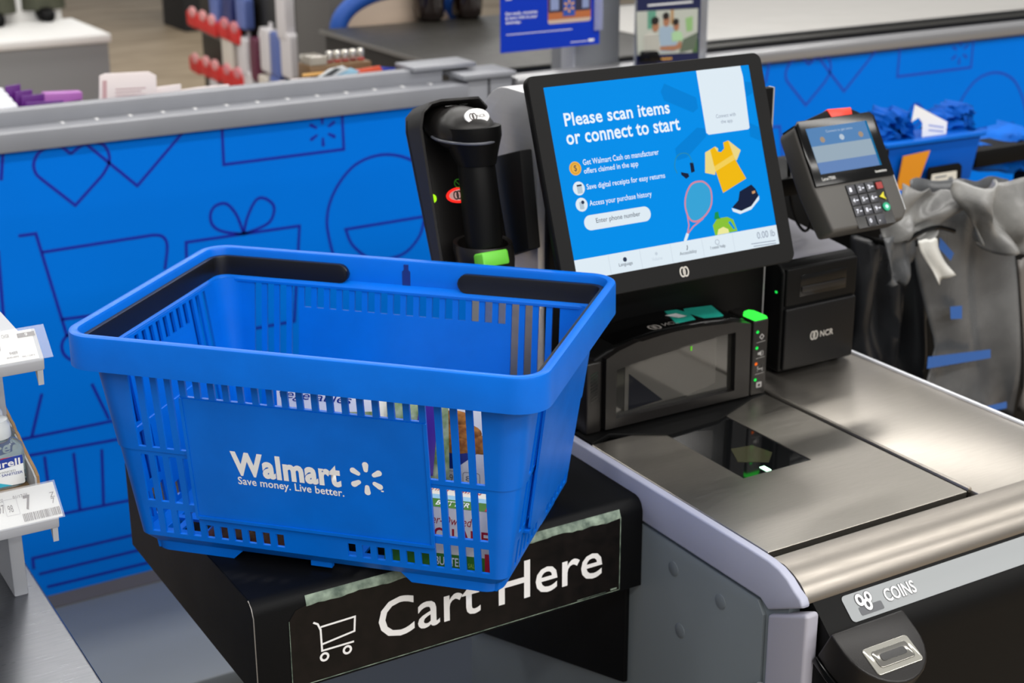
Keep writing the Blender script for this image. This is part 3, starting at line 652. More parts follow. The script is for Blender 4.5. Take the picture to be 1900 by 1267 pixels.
# darker spark petals in the background of the screen image
for P in ([(735, 175), (895, 245), (905, 300), (880, 320), (735, 260), (718, 215)], [(790, 500), (900, 395), (940, 400), (945, 440), (850, 545), (800, 560)], [(1140, 165), (1185, 170), (1190, 215), (1150, 240), (1140, 200)], [(1160, 370), (1225, 400), (1225, 465), (1165, 440)]): flat(Z(P), S_BLUE2, SCR, -.0004, 'screen_shade')
def ST(s, bl, xr, hh, m=S_TEXT, bold=.012, h=0, dz=0):
    """baseline start (zoom px), x of the end (zoom px), ink height in metres, depth of descenders"""
    a = zm(*bl); b = zm(xr, bl[1]-(xr-bl[0])*.185); return text(s, a[0], a[1]-dz, b[0], a[1]-dz+hh, m, SCR, h, bold)
ST('Please scan items', (240, 391), 760, .0157, bold=.02); ST('or connect to start', (250, 484), 812, .0147, bold=.02)
ST('Get Walmart Cash on manufacturer', (330, 584), 706, .0068, bold=.008); ST('offers claimed in the app', (335, 628), 604, .0084, bold=.008, dz=.0017)
ST('Save digital receipts for easy returns', (349, 707), 738, .0084, bold=.008, dz=.0017); ST('Access your purchase history', (363, 789), 672, .0084, bold=.008, dz=.0017)
bar0 = zm(288, 1060)[1]
flat([(-.152, -.114), (.152, -.114), (.152, bar0+.0), (-.152, bar0)], S_WHITE, SCR, -.0003, 'menu_bar')
a = zm(338, 905); b = zm(665, 793); c0 = zm(345, 830); 
flat(rrect(zm(334, 870)[0], zm(380, 908)[1], zm(667, 820)[0], zm(620, 792)[1], .02, 8), S_WHITE, SCR, -.0003, 'phone_button'); ST('Enter phone number', (396, 874), 616, .0074, S_DARK, 0, dz=.0015)
c1 = zm(895, 112); c2 = zm(1163, 400); c3 = zm(945, 430)
flat([(c1[0], .114), (zm(1115, 85)[0], .114)] + [(zm(1115, 85)[0]+.0015, .1), (zm(1163, 400)[0], zm(1163, 396)[1]), (zm(1155, 404)[0], zm(1155, 404)[1]), (zm(958, 431)[0], zm(958, 431)[1]), (zm(946, 422)[0], zm(946, 422)[1])], S_WHITE, SCR, -.0003, 'app_card')
ST('Connect with', (995, 349), 1092, .0046, S_MID, 0); ST('the app', (1020, 376), 1077, .0056, S_MID, 0, dz=.001)
def disc(x, y, r, m, h=-.0002, name='icon'): q = zm(x, y); return flat(ell(q[0], q[1], r, r, 24), m, SCR, h, name)
disc(290, 600, .0082, emit('s_gold', '#F2B84B', .95)); disc(290, 600, .0064, emit('s_gold2', '#D9962E', .95), -.0001); disc(290, 600, .0055, emit('s_gold', '#F2B84B', .95), 0); q = zm(290, 600); text('$', q[0]-.002, q[1]-.004, q[0]+.002, q[1]+.004, S_DARK, SCR, .0001, 0)
disc(308, 700, .0082, S_WHITE); q = zm(312, 704); flat(rrect(q[0]-.0035, q[1]-.005, q[0]+.0035, q[1]+.005, .0008), emit('s_cloud', '#B9CBD8', .95), SCR, 0, 'icon'); flat(rrect(q[0]-.0035, q[1]+.0035, q[0]+.0035, q[1]+.0055, .0005), S_DARK, SCR, .0001, 'icon')
disc(322, 781, .0082, S_WHITE); q = zm(322, 783); flat(rrect(q[0]-.003, q[1]-.005, q[0]+.003, q[1]+.004, .0012), emit('s_cloud', '#B9CBD8', .95), SCR, 0, 'icon'); flat(ell(q[0]+.002, q[1]+.003, .0022, .0022), S_DARK, SCR, .0001, 'icon')
# pictures on the screen
YEL = emit('s_yellow', '#F6BE12', .95); YL2 = emit('s_yellow_pale', '#F0DC8A', .95); NV = emit('s_navy', '#1B2440', .9)
flat(Z([(940, 520), (990, 490), (1005, 500), (990, 632), (940, 622)]), YL2, SCR, -.0003, 'shirt_sleeve'); flat(Z([(1055, 459), (1118, 508), (1098, 560), (1070, 540)]), YL2, SCR, -.0003, 'shirt_sleeve')
flat(Z([(965, 508), (985, 492), (1000, 515), (1020, 518), (1035, 500), (1030, 470), (1055, 460), (1085, 545), (1145, 650), (1030, 722), (988, 600)]), YEL, SCR, -.0002, 'shirt'); flat(Z([(985, 590), (1078, 530), (1088, 555), (992, 615)]), emit('s_yellow_mid', '#F8D45A', .95), SCR, -.0001, 'shirt_band')
line(smoothp(Z([(800, 625), (787, 590), (795, 545), (820, 525), (855, 530), (878, 575)]), 4), .0012, emit('s_teal', '#2A8FB8', .9), SCR, 0, name='headphones_band')
flat(Z([(818, 618), (855, 625), (860, 640), (845, 652), (820, 632)]), NV, SCR, 0, 'headphone_cup'); flat(Z([(862, 572), (880, 570), (888, 615), (870, 622)]), NV, SCR, 0, 'headphone_cup')
pk = emit('s_pink', '#D98AA0', .95)
rk = smoothp(Z([(908, 665), (870, 680), (845, 730), (840, 790), (860, 850), (895, 865), (940, 835), (970, 780), (968, 710), (940, 672)]), 4, True)
flat(rk, emit('s_net', '#39A7DC', .95), SCR, -.0002, 'racket_net'); line(rk, .0022, pk, SCR, 0, True, 'racket_frame'); line(Z([(848, 820), (858, 885), (850, 930)]), .0018, pk, SCR, .0001, name='racket_throat'); line(Z([(930, 850), (880, 890), (850, 930)]), .0018, pk, SCR, .0001, name='racket_throat'); line(Z([(852, 925), (838, 965)]), .004, S_WHITE, SCR, .0002, name='racket_grip')
flat(Z([(1075, 795), (1105, 760), (1112, 715), (1170, 680), (1190, 700), (1207, 735), (1170, 790), (1120, 812)]), NV, SCR, 0, 'shoe'); flat(Z([(1072, 798), (1120, 812), (1170, 788), (1208, 735), (1210, 755), (1170, 805), (1115, 828), (1078, 815)]), S_WHITE, SCR, .0001, 'shoe_sole'); flat(Z([(1172, 715), (1188, 710), (1190, 722), (1175, 728)]), emit('s_tan', '#D6A070', .9), SCR, .0002, 'shoe_tag')
LG = emit('s_lime', '#8CC63A', .95)
flat(Z([(990, 935), (978, 885), (1000, 850), (1050, 842), (1080, 855), (1102, 912)]), LG, SCR, -.0002, 'jug'); flat(Z([(985, 855), (988, 820), (1005, 815), (1010, 842), (1018, 850)]), emit('s_cap', '#1E9A52', .9), SCR, -.0001, 'jug_cap'); flat(Z([(1055, 870), (1065, 862), (1090, 900), (1082, 905)]), S_BLUE, SCR, 0, 'jug_handle_hole'); flat(Z([(1000, 933), (1005, 905), (1030, 892), (1055, 903), (1060, 922)]), emit('s_sun', '#F2EFA0', .95), SCR, 0, 'jug_sun')
ST('0.00 lb', (1202, 953), 1290, .0086, S_MID, 0); ST('Language', (510, 1092), 578, .0052, S_DARK, 0, dz=.001); ST('Volume', (675, 1064), 727, .0042, S_PALE, 0); ST('Accessibility', (814, 1036), 898, .0052, S_DARK, 0, dz=.001); ST('I need help', (968, 1007), 1042, .0052, S_DARK, 0, dz=.001)
line(Z([(1170, 978), (1292, 960)]), .0009, S_MID, SCR, 0, name='fine_print'); line(Z([(1182, 990), (1294, 973)]), .0009, S_MID, SCR, 0, name='fine_print')
disc(538, 1055, .0028, S_DARK, 0); disc(695, 1026, .002, S_PALE, 0); q = zm(851, 996); line([(q[0], q[1]+.003), (q[0], q[1]), (q[0]-.0015, q[1]-.003)], .001, S_DARK, SCR, 0, name='person_icon'); q = zm(1000, 968); line(ell(q[0], q[1], .003, .003, 16), .0006, S_MID, SCR, 0, True, 'help_icon')
for x in (455, 612, 765, 922, 1075):
    q = zm(x, 1040-(x-455)*.18); line([(q[0], -.1135), (q[0], bar0-.001)], .0005, S_PALE, SCR, -.0001, name='menu_divider')

# ================================================================== HANDHELD SCANNER + CRADLE
CT = .33
CP = PL((.885, 1.64, 1.17), (1, 0, 0), (0, math.sin(CT), math.cos(CT)))
CR = thing('scanner_cradle', 'tall black charging cradle with red lit badge beside the touchscreen', 'cradle', CP.M())
cz = lambda x, y, h=0: CP.px(740+x/3.839, 170+y/3.839, h)
bp = [cz(*p) for p in ((65, 250), (75, 160), (110, 120), (200, 85))] ; 
left = [cz(*p) for p in ((68, 260), (250, 1165))]
wC = .118
lx0, lx1 = left[0][0], left[1][0]
topv = cz(75, 160)[1]; 
def lx(v): return lx0+(lx1-lx0)*(v-left[0][1])/(left[1][1]-left[0][1])
vt = cz(300, 82)[1]; vb = left[1][1]-.03
out_ = [(lx(vb), vb), (lx(vt-.03), vt-.03), (lx(vt)+.004, vt-.012), (lx(vt)+.016, vt-.002), (lx(vt)+.03, vt), (lx(vt)+.085, vt-.001), (lx(vt)+.105, vt-.012), (lx(vt)+.112, vt-.03), (lx(vb)+.105, vb)]
MB().prism(out_, -.012, 0, 2, .004, 3).build('back_plate', DARK, CR)
# hood lip around left side and top
lip = [(lx(vb), vb), (lx(vt-.03), vt-.03), (lx(vt)+.004, vt-.012), (lx(vt)+.016, vt-.002), (lx(vt)+.03, vt), (lx(vt)+.085, vt-.001), (lx(vt)+.105, vt-.012)]
R = []
for i, (x, y) in enumerate(lip):
    a = Vector(lip[max(i-1, 0)]); c = Vector(lip[min(i+1, len(lip)-1)]); d = (c-a).normalized(); nn = Vector((d.y, -d.x)); dep = (.012, .03, .036, .04, .042, .035, .018)[i]
    R.append([Vector((x, y, -.01)), Vector((x, y, dep)), Vector((x+nn.x*.003, y+nn.y*.003, dep+.001)), Vector((x+nn.x*.006, y+nn.y*.006, dep-.004)), Vector((x+nn.x*.006, y+nn.y*.006, -.01))])
MB().rings(R).build('hood_lip', DARK, CR, smooth=60)
q = cz(415, 738); 
flat(ell(q[0]+.004, q[1], .0195, .0098), emit('led_red_ring', '#FF2A22', 1.4), CR, .0006, 'badge_light'); flat(ell(q[0]+.004, q[1], .0155, .0068), emit('badge_lit', '#D8A8A0', .75), CR, .0012, 'badge'); rings_logo(q[0], q[1], .005, mat('badge_ink', '#3A3030', .5), CR, .0016); text('NCR', q[0]+.006, q[1]-.0025, q[0]+.019, q[1]+.0025, mat('badge_ink', '#3A3030', .5), CR, .0016)
q = cz(420, 653); line(ell(q[0], q[1], .005, .005, 14), .0012, emit('leaf_green', '#3E8A2A', .4), CR, .0008, True, 'leaf_icon'); line([(q[0]-.003, q[1]+.003), (q[0]+.004, q[1]-.005)], .001, emit('leaf_green', '#3E8A2A', .4), CR, .0008, name='leaf_icon')
q = cz(228, 765); MB().lathe([(.0, -.002), (.0045, -.002), (.0055, .001), (.003, .0035), (.0001, .004)], c=(q[0], q[1], .004), n=16).build('status_led', emit('led_lime', '#A8F01E', 1.3), CR)
# cup that grips the foot of the handle
hc = cz(605, 1040, .045)
cup = MB(); Rg = []
for k, (dz, rx, ry) in enumerate(((-.045, .030, .030), (-.02, .036, .034), (.0, .037, .035), (.008, .036, .034))):
    Rg.append([Vector((hc[0]+rx*math.cos(a), hc[1]-.012+dz+.012*math.sin(a)*(-1 if k > 1 else 0), .04+ry*math.sin(a))) for a in [2*math.pi*j/28 for j in range(28)]])
for k, (dz, rx, ry) in enumerate(((.006, .031, .029), (-.03, .027, .026))):
    Rg.append([Vector((hc[0]+rx*math.cos(a), hc[1]-.012+dz-.012*math.sin(a)*(1 if k == 0 else 0), .04+ry*math.sin(a))) for a in [2*math.pi*j/28 for j in range(28)]])
cup.rings(Rg).build('cup', DARK, CR, smooth=60)
q = cz(650, 1175, .07); MB().prism(rrect(q[0]-.018, q[1]-.012, q[0]+.018, q[1]+.006, .003), .06, .084, 2, .002).build('release_latch', mat('latch_green', '#6CD23C', .45), CR)

HS = thing('handheld_scanner', 'black handheld barcode scanner gun with oval white badge resting in cradle', 'scanner', CP.M())
def sup(c, ax, ay, rx, ry, n=28, e=2.4, top=1.0):
    P = []
    for k in range(n):
        a = 2*math.pi*k/n; cs, sn = math.cos(a), math.sin(a)
        x = rx*abs(cs)**(2/e)*(1 if cs >= 0 else -1); y = ry*abs(sn)**(2/e)*(1 if sn >= 0 else -1)
        P.append(Vector(c)+Vector(ax)*x+Vector(ay)*y)
    return P
X_ = Vector((1, 0, 0))
h0 = cz(548, 480, .066); h1 = cz(612, 1120, .052)
hp = [(h0[0], h0[1]+.03, .064), (h0[0]+(h1[0]-h0[0])*.1, h0[1], .066), (h0[0]*.5+h1[0]*.5, h0[1]*.5+h1[1]*.5, .060), (h1[0], h1[1], .052)]
MB().rings([sup(p, X_, (0, .0, 1), rx, ry, 24, 2.3) for p, rx, ry in zip(hp, (.021, .0215, .0225, .0215), (.021, .022, .023, .021))]).build('handle', BLACK, HS, smooth=60)
# head: loft from the nose (inside the hood) to the rounded rear, drooping towards the viewer
n0 = cz(325, 215, .008); DD = Vector((0, -.30, .954)); UP = Vector((0, .954, .30)); hd = []; N = 18
def hc_(s): return Vector((n0[0], n0[1], .008))+DD*(.098*s)
for k in range(N):
    s = math.sin(k/(N-1)*math.pi/2); e = 1 if s < .5 else math.sqrt(max(0, 1-((s-.5)/.5)**2))
    hd.append(sup(hc_(s)-UP*.004*s, X_, UP, max(.0015, (.029+.006*min(s, .5)*2)*e), max(.0015, (.022+.004*math.sin(math.pi*s))*e), 36, 2.2))
hmesh = MB().rings(hd).build('head', DARK, HS, smooth=80)
# grey seam band round the rear of the head
sm = MB(); bnd = []
for k in range(25):
    a = math.radians(-115+230*k/24); w = .0352; ln = .052; bnd.append(hc_(.5)-UP*.011+X_*(w*math.sin(a))+DD*(ln*max(math.cos(a), -.45)))
sm.tube(bnd, .0019, 8).build('seam_band', mat('seam_grey', '#55575E', .25), HS, smooth=80)
# collar joining the head to the handle
MB().rings([sup(Vector((h0[0], h0[1]+dz, .066+dy)), X_, (0, -.25, 1), rx, ry, 28, 2.3) for dz, dy, rx, ry in ((.040, .003, .0335, .036), (.028, .002, .033, .035), (.012, 0, .028, .030), (-.006, 0, .0222, .0235))]).build('collar', BLACK, HS, smooth=60)
MB().box((h0[0]-.018, h0[1]+.006, .086), (h0[0]-.012, h0[1]+.009, .0885)).build('trigger_light', emit('led_red', '#FF3020', 1.2), HS)
NB = (UP*math.cos(math.radians(54))+DD*math.sin(math.radians(54))).normalized(); YB_ = X_.cross(NB)*-1
YB_ = NB.cross(X_); hit = hmesh.data and None
from mathutils.bvhtree import BVHTree
bv = BVHTree.FromPolygons([v.co for v in hmesh.data.vertices], [tuple(p.vertices) for p in hmesh.data.polygons]); oc = hc_(.55)
hit = bv.ray_cast(oc+NB*.2, -NB)[0]
BM = Matrix(((1, 0, 0, hit.x+.002), (0, YB_.y, NB.y, hit.y+NB.y*.0004), (0, YB_.z, NB.z, hit.z+NB.z*.0004), (0, 0, 0, 1)))
bo = MB().prism(ell(0, 0, .0165, .0105, 32), -.001, .0014, 2, .0004, 1).build('badge', WHITE, HS, M=BM); rings_logo(-.0055, 0, .0042, mat('badge_ink', '#3A3030', .5), bo, .0016); text('NCR', 0, -.002, .011, .002, mat('badge_ink', '#3A3030', .5), bo, .0016)
b2 = bv.ray_cast(hc_(.3)+UP*.2, -UP)[0]
for sx in (-1, 1): MB().box((b2.x+sx*.009-.006, b2.y-.0005, b2.z-.003), (b2.x+sx*.009+.006, b2.y+.0004, b2.z+.003)).build('speaker_slit', BLACKG, HS)

# ================================================================== PRINTER
PX, PY = 1.3535, 1.547
t = thing('receipt_printer', 'black box receipt printer on the steel top beside the scanner window', 'printer', (PX, PY, ZK))
pf = [(0, .004), (0, .148), (.006, .157), (.014, .16), (.165, .176), (.17, .17), (.17, .004)]
MB().prism(pf, -.004, .132, 0, .004, 3).build('body', BLACK, t)
MB().prism([(.016, .1605), (.02, .163), (.16, .178), (.165, .1755), (.16, .172)], .002, .126, 0, .001).build('lid', mat('printer_lid', '#8E8D97', .45), t)
MB().box((0, -.006, .008), (.128, .002, .098), .003, 3).build('front_door', mat('printer_door', '#0F0F10', .4, spec=.2), t)
MB().box((.0, -.004, .1), (.128, .002, .155), .004, 3).build('top_fascia', BLACK, t)
MB().box((.024, -.0046, .112), (.108, -.003, .143), .002).build('paper_recess', BLACKG, t)
MB().box((.026, -.0068, .118), (.106, -.004, .127), .002).build('paper_lip', DARK, t)
rg_ = rings_logo(.053, .052, .006, mat('mark_silver', '#B5B2AC', .4, .3), t, 0); rg_.data.transform(Matrix(((1, 0, 0, 0), (0, 0, -1, -.0066), (0, 1, 0, 0), (0, 0, 0, 1))))
text('NCR', .064, .0475, .088, .0565, mat('mark_silver', '#B5B2AC', .4, .3), t, 0, .02, 'lettering', lambda a, b, h: Vector((a, -.0066, b)))
MB().box((-.0045, .01, .118), (-.0038, .014, .121)).build('power_led', emit('led_green', '#20E050', 1.2), t)
for x in (.01, .118):
    for y in (.02, .15): MB().lathe([(.006, 0), (.006, .005)], c=(x, y, 0), n=12).build('foot', BLACK, t)

# ================================================================== CARD TERMINAL
PT_ = .5774
PP = PL((1.4304, 1.5337, 1.1813), (1, 0, 0), (0, math.sin(PT_), math.cos(PT_)))
t = thing('card_terminal', 'black card payment terminal with keypad and red top tab on a stand', 'payment terminal', PP.M())
pz = lambda x, y, h=0: PP.px(1430+x/4.369, 170+y/4.369, h)
up_ = [pz(*p) for p in ((215, 250), (230, 225), (790, 165), (825, 180), (1000, 655), (385, 775), (350, 755))]
xL = (up_[0][0]+up_[-1][0])/2-.002; xR = (up_[3][0]+up_[4][0])/2; yT = up_[2][1]; yB = up_[5][1]
low = pz(490, 1140)[1]
MB().prism([(xL+.006, low), (xL-.002, yB), (xL-.002, yT-.01), (xL+.006, yT-.002), (xR-.004, yT-.002), (xR+.003, yT-.012), (xR+.003, low+.012), (xR-.008, low)], -.038, -.0015, 2, .005, 3).build('body', PINB, t)
MB().prism([(xL, yB), (xL, yT-.006), (xL+.006, yT), (xR-.006, yT), (xR, yT-.006), (xR, yB)], -.003, .0015, 2, .0012, 2).build('display_face', BLACKG, t)
MB().tube([(xR+.003, yT-.012, -.006), (xR+.003, low+.014, -.006)], .0016, 8).build('side_strip', mat('pin_side', '#C9CDD0', .3, .2), t)
hdp = [(xL, yT-.004), (xL+(xR-xL)*.46, yT+.0115), (xL+(xR-xL)*.78, yT+.010), (xR-.01, yT-.002)]
MB().prism(hdp, -.034, -.004, 2, .002).build('reader_hood', BLACK, t)
MB().prism([(hdp[1][0]+.001, hdp[1][1]+.0012), (hdp[2][0]-.001, hdp[2][1]+.0012), (hdp[2][0]-.003, yT-.001), (hdp[1][0]+.006, yT-.003)], -.035, -.0025, 2, .001).build('red_tab', mat('tab_red', '#F0402E', .35), t)
scp = flat([(-.054, -.0325), (.054, -.0325), (.054, .0325), (-.054, .0325)], emit('pin_screen', '#5F8FC4', .85), t, .0018, 'display')
flat([(-.054, -.0165), (.054, -.0165), (.054, .0065), (-.054, .0065)], emit('pin_screen_mid', '#A4B8C8', .85), scp, .002, 'display_band'); flat([(-.054, -.0325), (.054, -.0325), (.054, -.0165), (-.054, -.0165)], emit('pin_screen_low', '#6E90C6', .85), scp, .002, 'display_band')
flat([(.0505, -.0325), (.054, -.0325), (.054, .0325), (.0505, .0325)], emit('pin_screen_edge', '#0E76AC', .8), scp, .0022, 'display_edge')
text('Connect to get items', -.022, .0225, .025, .027, emit('pin_text', '#C6D6E6', .85), scp, .0022)
for x, m_ in ((-.032, emit('pin_icon_tan', '#B5A08A', .8)), (0.002, emit('pin_text', '#C6D6E6', .85)), (.036, emit('pin_icon_tan', '#B5A08A', .8))): flat(ell(x, .0145, .0042, .0042, 16), m_, scp, .0022, 'display_icon')
a = pz(415, 728); b = pz(515, 690); text('Lane/7000', a[0], a[1], b[0], b[1]+.001, mat('pin_ink', '#D5D5D2', .5), t, .0018); a = pz(845, 662); b = pz(930, 632); text('ingenico', a[0], a[1]-.001, b[0], b[1]+.001, mat('pin_ink', '#D5D5D2', .5), t, .0018, .02)
k0 = pz(590, 770); k1 = pz(1000, 1090); kx0 = pz(610, 780)[0]; kx1 = pz(905, 720)[0]; ky1 = pz(750, 735)[1]; ky0 = pz(700, 1125)[1]+.002
kp = MB().prism(rrect(kx0, ky0, kx1, ky1, .002), -.003, -.0012, 2).build('keypad', BLACKG, t)
kw = (kx1-kx0)/4.0; kh = (ky1-ky0)/4
for r, row in enumerate((('1', '2', '3', 'x'), ('4', '5', '6', '<'), ('7', '8', '9', 'o'), ('', '0', '.', ''))):
    for c, s in enumerate(row):
        if not s: continue
        x = kx0+kw*(c+.5); y = ky1-kh*(r+.5)
        if s in 'x<o':
            m_ = {'x': mat('key_red', '#8E2420', .5), '<': mat('key_yellow', '#C9C21E', .5), 'o': mat('key_green', '#0FA074', .5)}[s]
            sh_ = {'x': rrect(x-kw*.32, y-kh*.3, x+kw*.32, y+kh*.3, .001), '<': [(x-kw*.35, y), (x+kw*.2, y+kh*.38), (x+kw*.1, y), (x+kw*.25, y-kh*.35)], 'o': ell(x, y, kw*.36, kw*.36, 18)}[s]
            MB().prism(sh_, -.0014, .0006, 2).build('key', m_, kp)
            if s == 'o': flat(ell(x, y, kw*.16, kw*.16, 14), mat('key_mark', '#BFEAF0', .5), kp, .001, 'key_mark')
        else:
            kk = MB().box((x-kw*.44, y-kh*.44, -.0015), (x+kw*.44, y+kh*.44, .0004), .0008).build('key', mat('key_dark', '#33343A', .4), kp)
            text(s, x-kw*.25, y-kh*.18, x-kw*.02 if s != '.' else x-kw*.15, y+kh*.2 if s != '.' else y-kh*.08, mat('key_ink', '#E6EAF6', .5), kp, .0007, .02)
            if s not in '.10': line([(x+kw*.08, y), (x+kw*.32, y)], .0014, mat('key_ink', '#E6EAF6', .5), kp, .0007, name='key_letters')
# stand and coiled lead
s_ = thing('terminal_stand', 'black upright stand with pole behind the receipt printer and card terminal', 'stand', (1.43, 1.86, ZK-.6))
MB().box((-.06, -.045, 0), (.13, .04, .83), .004).build('column', BLACK, s_)
MB().box((.17, .02, .2), (.43, .08, .80), .004).build('shroud', BLACK, s_); MB().box((.12, .0, .3), (.18, .06, .36), .004).build('cross_bar', BLACK, s_)
MB().box((-.05, -.25, .835), (.05, -.04, .862), .004).build('arm', BLACK, s_)
cbl = MB(); c_ = [ony(p, 1.62) for p in ((1461, 265), (1463, 300), (1466, 360), (1476, 405), (1492, 428), (1503, 415), (1500, 370), (1488, 310), (1478, 270))]
cbl.tube(smoothp([tuple(p) for p in c_], 5), .0022, 8).build('lead', BLACK); tag(bpy.data.objects['lead'], 'thin black cable loop hanging between the monitor and card terminal', 'cable'); bpy.data.objects['lead'].name = 'terminal_cable'

# ================================================================== LEFT: MERCHANDISE RACK
XR = .343
t = thing('steel_counter', 'scratched brushed steel counter top at lower left below the shelves', 'counter', (.1, 1.5, 0))
MB().box((-.5, -.6, .762), (XR-.1, .36, .78), .004, 3).build('top', mat('scratched_steel', '#83858A', .3, 1, noise=.08, nscale=30, stretch=(1, 12, 12)), t)
MB().box((-.48, -.58, 0), (XR-.115, .34, .762)).build('cabinet', DECK, t)
R_ack = thing('shelf_rack', 'pale grey shelf rack with price strips at the left edge', 'shelf', (.1, 1.5, .78))
SH = mat('shelf_grey', '#A9ACB2', .45)
def shelf(zt, yf):
    MB().box((-.5, yf-1.5, zt-.02-.78), (.228, yf+.30-1.5, zt-.78), .002).build('shelf_board', SH, R_ack)
    a = Vector((0, yf-1.5-.004, zt-.78+.012)); b_ = Vector((0, yf-1.5-.031, zt-.78-.013))
    MB().prism([(a.y, a.z), (b_.y, b_.z), (b_.y+.003, b_.z-.012), (a.y+.012, b_.z-.014), (a.y+.012, a.z-.01)], -.5, .236, 0, .0015).build('price_channel', SH, R_ack)
    MB().prism([(b_.y+.004, b_.z-.011), (b_.y+.016, b_.z-.012), (b_.y+.006, b_.z-.028)], .229, .2345, 0).build('channel_clip', SH, R_ack)
    return a, b_
CLR = mat('clear_strip', '#E8ECF0', .15, alpha=.16)
TAGW = mat('tag_white', '#D2D2D0', .5); INK = mat('tag_ink', '#4A3B38', .6)
def tagface(a, b_):
    d = (a-b_).normalized(); n = Vector((0, -d.z, d.y))
    return lambda u, v, h: Vector((u, b_.y+d.y*v+n.y*(h+.0008), b_.z+d.z*v+n.z*(h+.0008))), (a-b_).length
def tagplane(b_, a):
    d = (a-b_).normalized(); return PL(Vector((.1, 1.5, .78))+b_, (1, 0, 0), tuple(d))
zt = lambda P, x, y: P.px(x/2.535, 560+y/2.535)
def tt_(P, fn, tg, s, bl, xr, hh, bold=0, m=None):
    p = zt(P, *bl); q = zt(P, xr, bl[1]-(xr-bl[0])*.18); text(s, p[0], p[1], q[0], p[1]+hh, m or INK, tg, .0004, bold, 'lettering', fn)
a, b_ = shelf(1.122, 1.495); fn, Lh = tagface(a, b_); TP = tagplane(b_, a)
xe = zt(TP, 165, 200)[0]
tg = flat([(-.4, .002), (xe, .002), (xe, Lh-.001), (-.4, Lh-.001)], TAGW, R_ack, 0, 'price_tag', fn)
cl_ = MB(); cl_.rings([[fn(u, v, h) for u, v in ((-.45, 0), (.2445, 0), (.2445, Lh+.001), (-.45, Lh+.001))] for h in (.0012, .0022)]); cl_.build('clear_cover', CLR, R_ack, smooth=0)
tt_(TP, fn, tg, '. CHGR', (2, 178), 44, .0042); tt_(TP, fn, tg, '7', (-2, 236), 10, .0095, .02)
q = zt(TP, 121, 156); flat(rrect(q[0]-.0085, q[1]-.0025, q[0]+.0085, q[1]+.0025, .0003), INK, tg, .0004, 'number_block', fn); text('9', q[0]-.0014, q[1]-.0018, q[0]+.0014, q[1]+.0018, TAGW, tg, .0008, .02, 'lettering', fn)
tt_(TP, fn, tg, '9489', (46, 254), 84, .0034); tt_(TP, fn, tg, '0045-0070', (33, 272), 89, .0017); tt_(TP, fn, tg, 'FAC 1 CAP 6', (107, 264), 164, .0018)
a, b_ = shelf(.945, 1.507); fn, Lh = tagface(a, b_); TP = tagplane(b_, a)
tg = flat([(-.4, .001), (.24, .001), (.24, Lh+.004), (-.4, Lh+.004)], TAGW, R_ack, 0, 'price_tag', fn)
cl_ = MB(); cl_.rings([[fn(u, v, h) for u, v in ((-.45, -.001), (.2415, -.001), (.2415, Lh+.005), (-.45, Lh+.005))] for h in (.0016, .0022)]); cl_.build('clear_cover', CLR, R_ack, smooth=0)
tt_(TP, fn, tg, '01/17/25', (62, 930), 132, .0034); tt_(TP, fn, tg, '7', (124, 982), 158, .0165, .03); tt_(TP, fn, tg, 'Z', (236, 922), 258, .0058); tt_(TP, fn, tg, '7', (245, 950), 261, .0062)
bc = MB(); x, xend = zt(TP, 108, 1010)[0], zt(TP, 279, 980)[0]
while x < xend:
    w = random.choice((.0004, .0007, .001)); bc.flat([(x, .0035), (x+w, .0035), (x+w, .0125), (x, .0125)], .0004, fn); x += w+random.choice((.0004, .0006, .0009))
bc.build('barcode', INK, tg, solid=False, smooth=0)
tt_(TP, fn, tg, '97', (-4, 1002), 27, .0095); p = zt(TP, 34, 1012); line(rrect(p[0], p[1], p[0]+.013, p[1]+.018, .0005), .0005, mat('tag_line', '#A8A8A8', .5), tg, .0004, True, 'price_box', fn); tt_(TP, fn, tg, '98', (42, 995), 66, .008); tt_(TP, fn, tg, 'OZ', (-2, 948), 16, .0034)
MB().box((.21, .12, -.0005), (.226, .3, .345), .002).build('upright', SH, R_ack)
CARD = mat('cardboard', '#9A7B55', .85, noise=.2, nscale=80)
tr = thing('cardboard_tray', 'torn-edged cardboard tray holding sanitizer bottles on the lower shelf', 'tray', (.25, 1.6, .9455))
edge = [(1.511, 0), (1.511, .022)] + [(1.511+.01*k, .022+.047*k/16+random.uniform(-.0015, .0015)) for k in range(1, 17)] + [(1.78, .07), (1.78, 0)]
MB().prism([(y-1.6, z) for y, z in edge], .0755, .0785, 0).build('side_wall', CARD, tr); MB().prism([(y-1.6, z-.001) for y, z in edge[:-1]+[edge[-1]]], .0735, .0755, 0).build('inner_liner', mat('tray_inner', '#A9ABAD', .7), tr)
MB().box((-.2, -.088, 0), (.0755, .18, .002)).build('tray_base', CARD, tr)
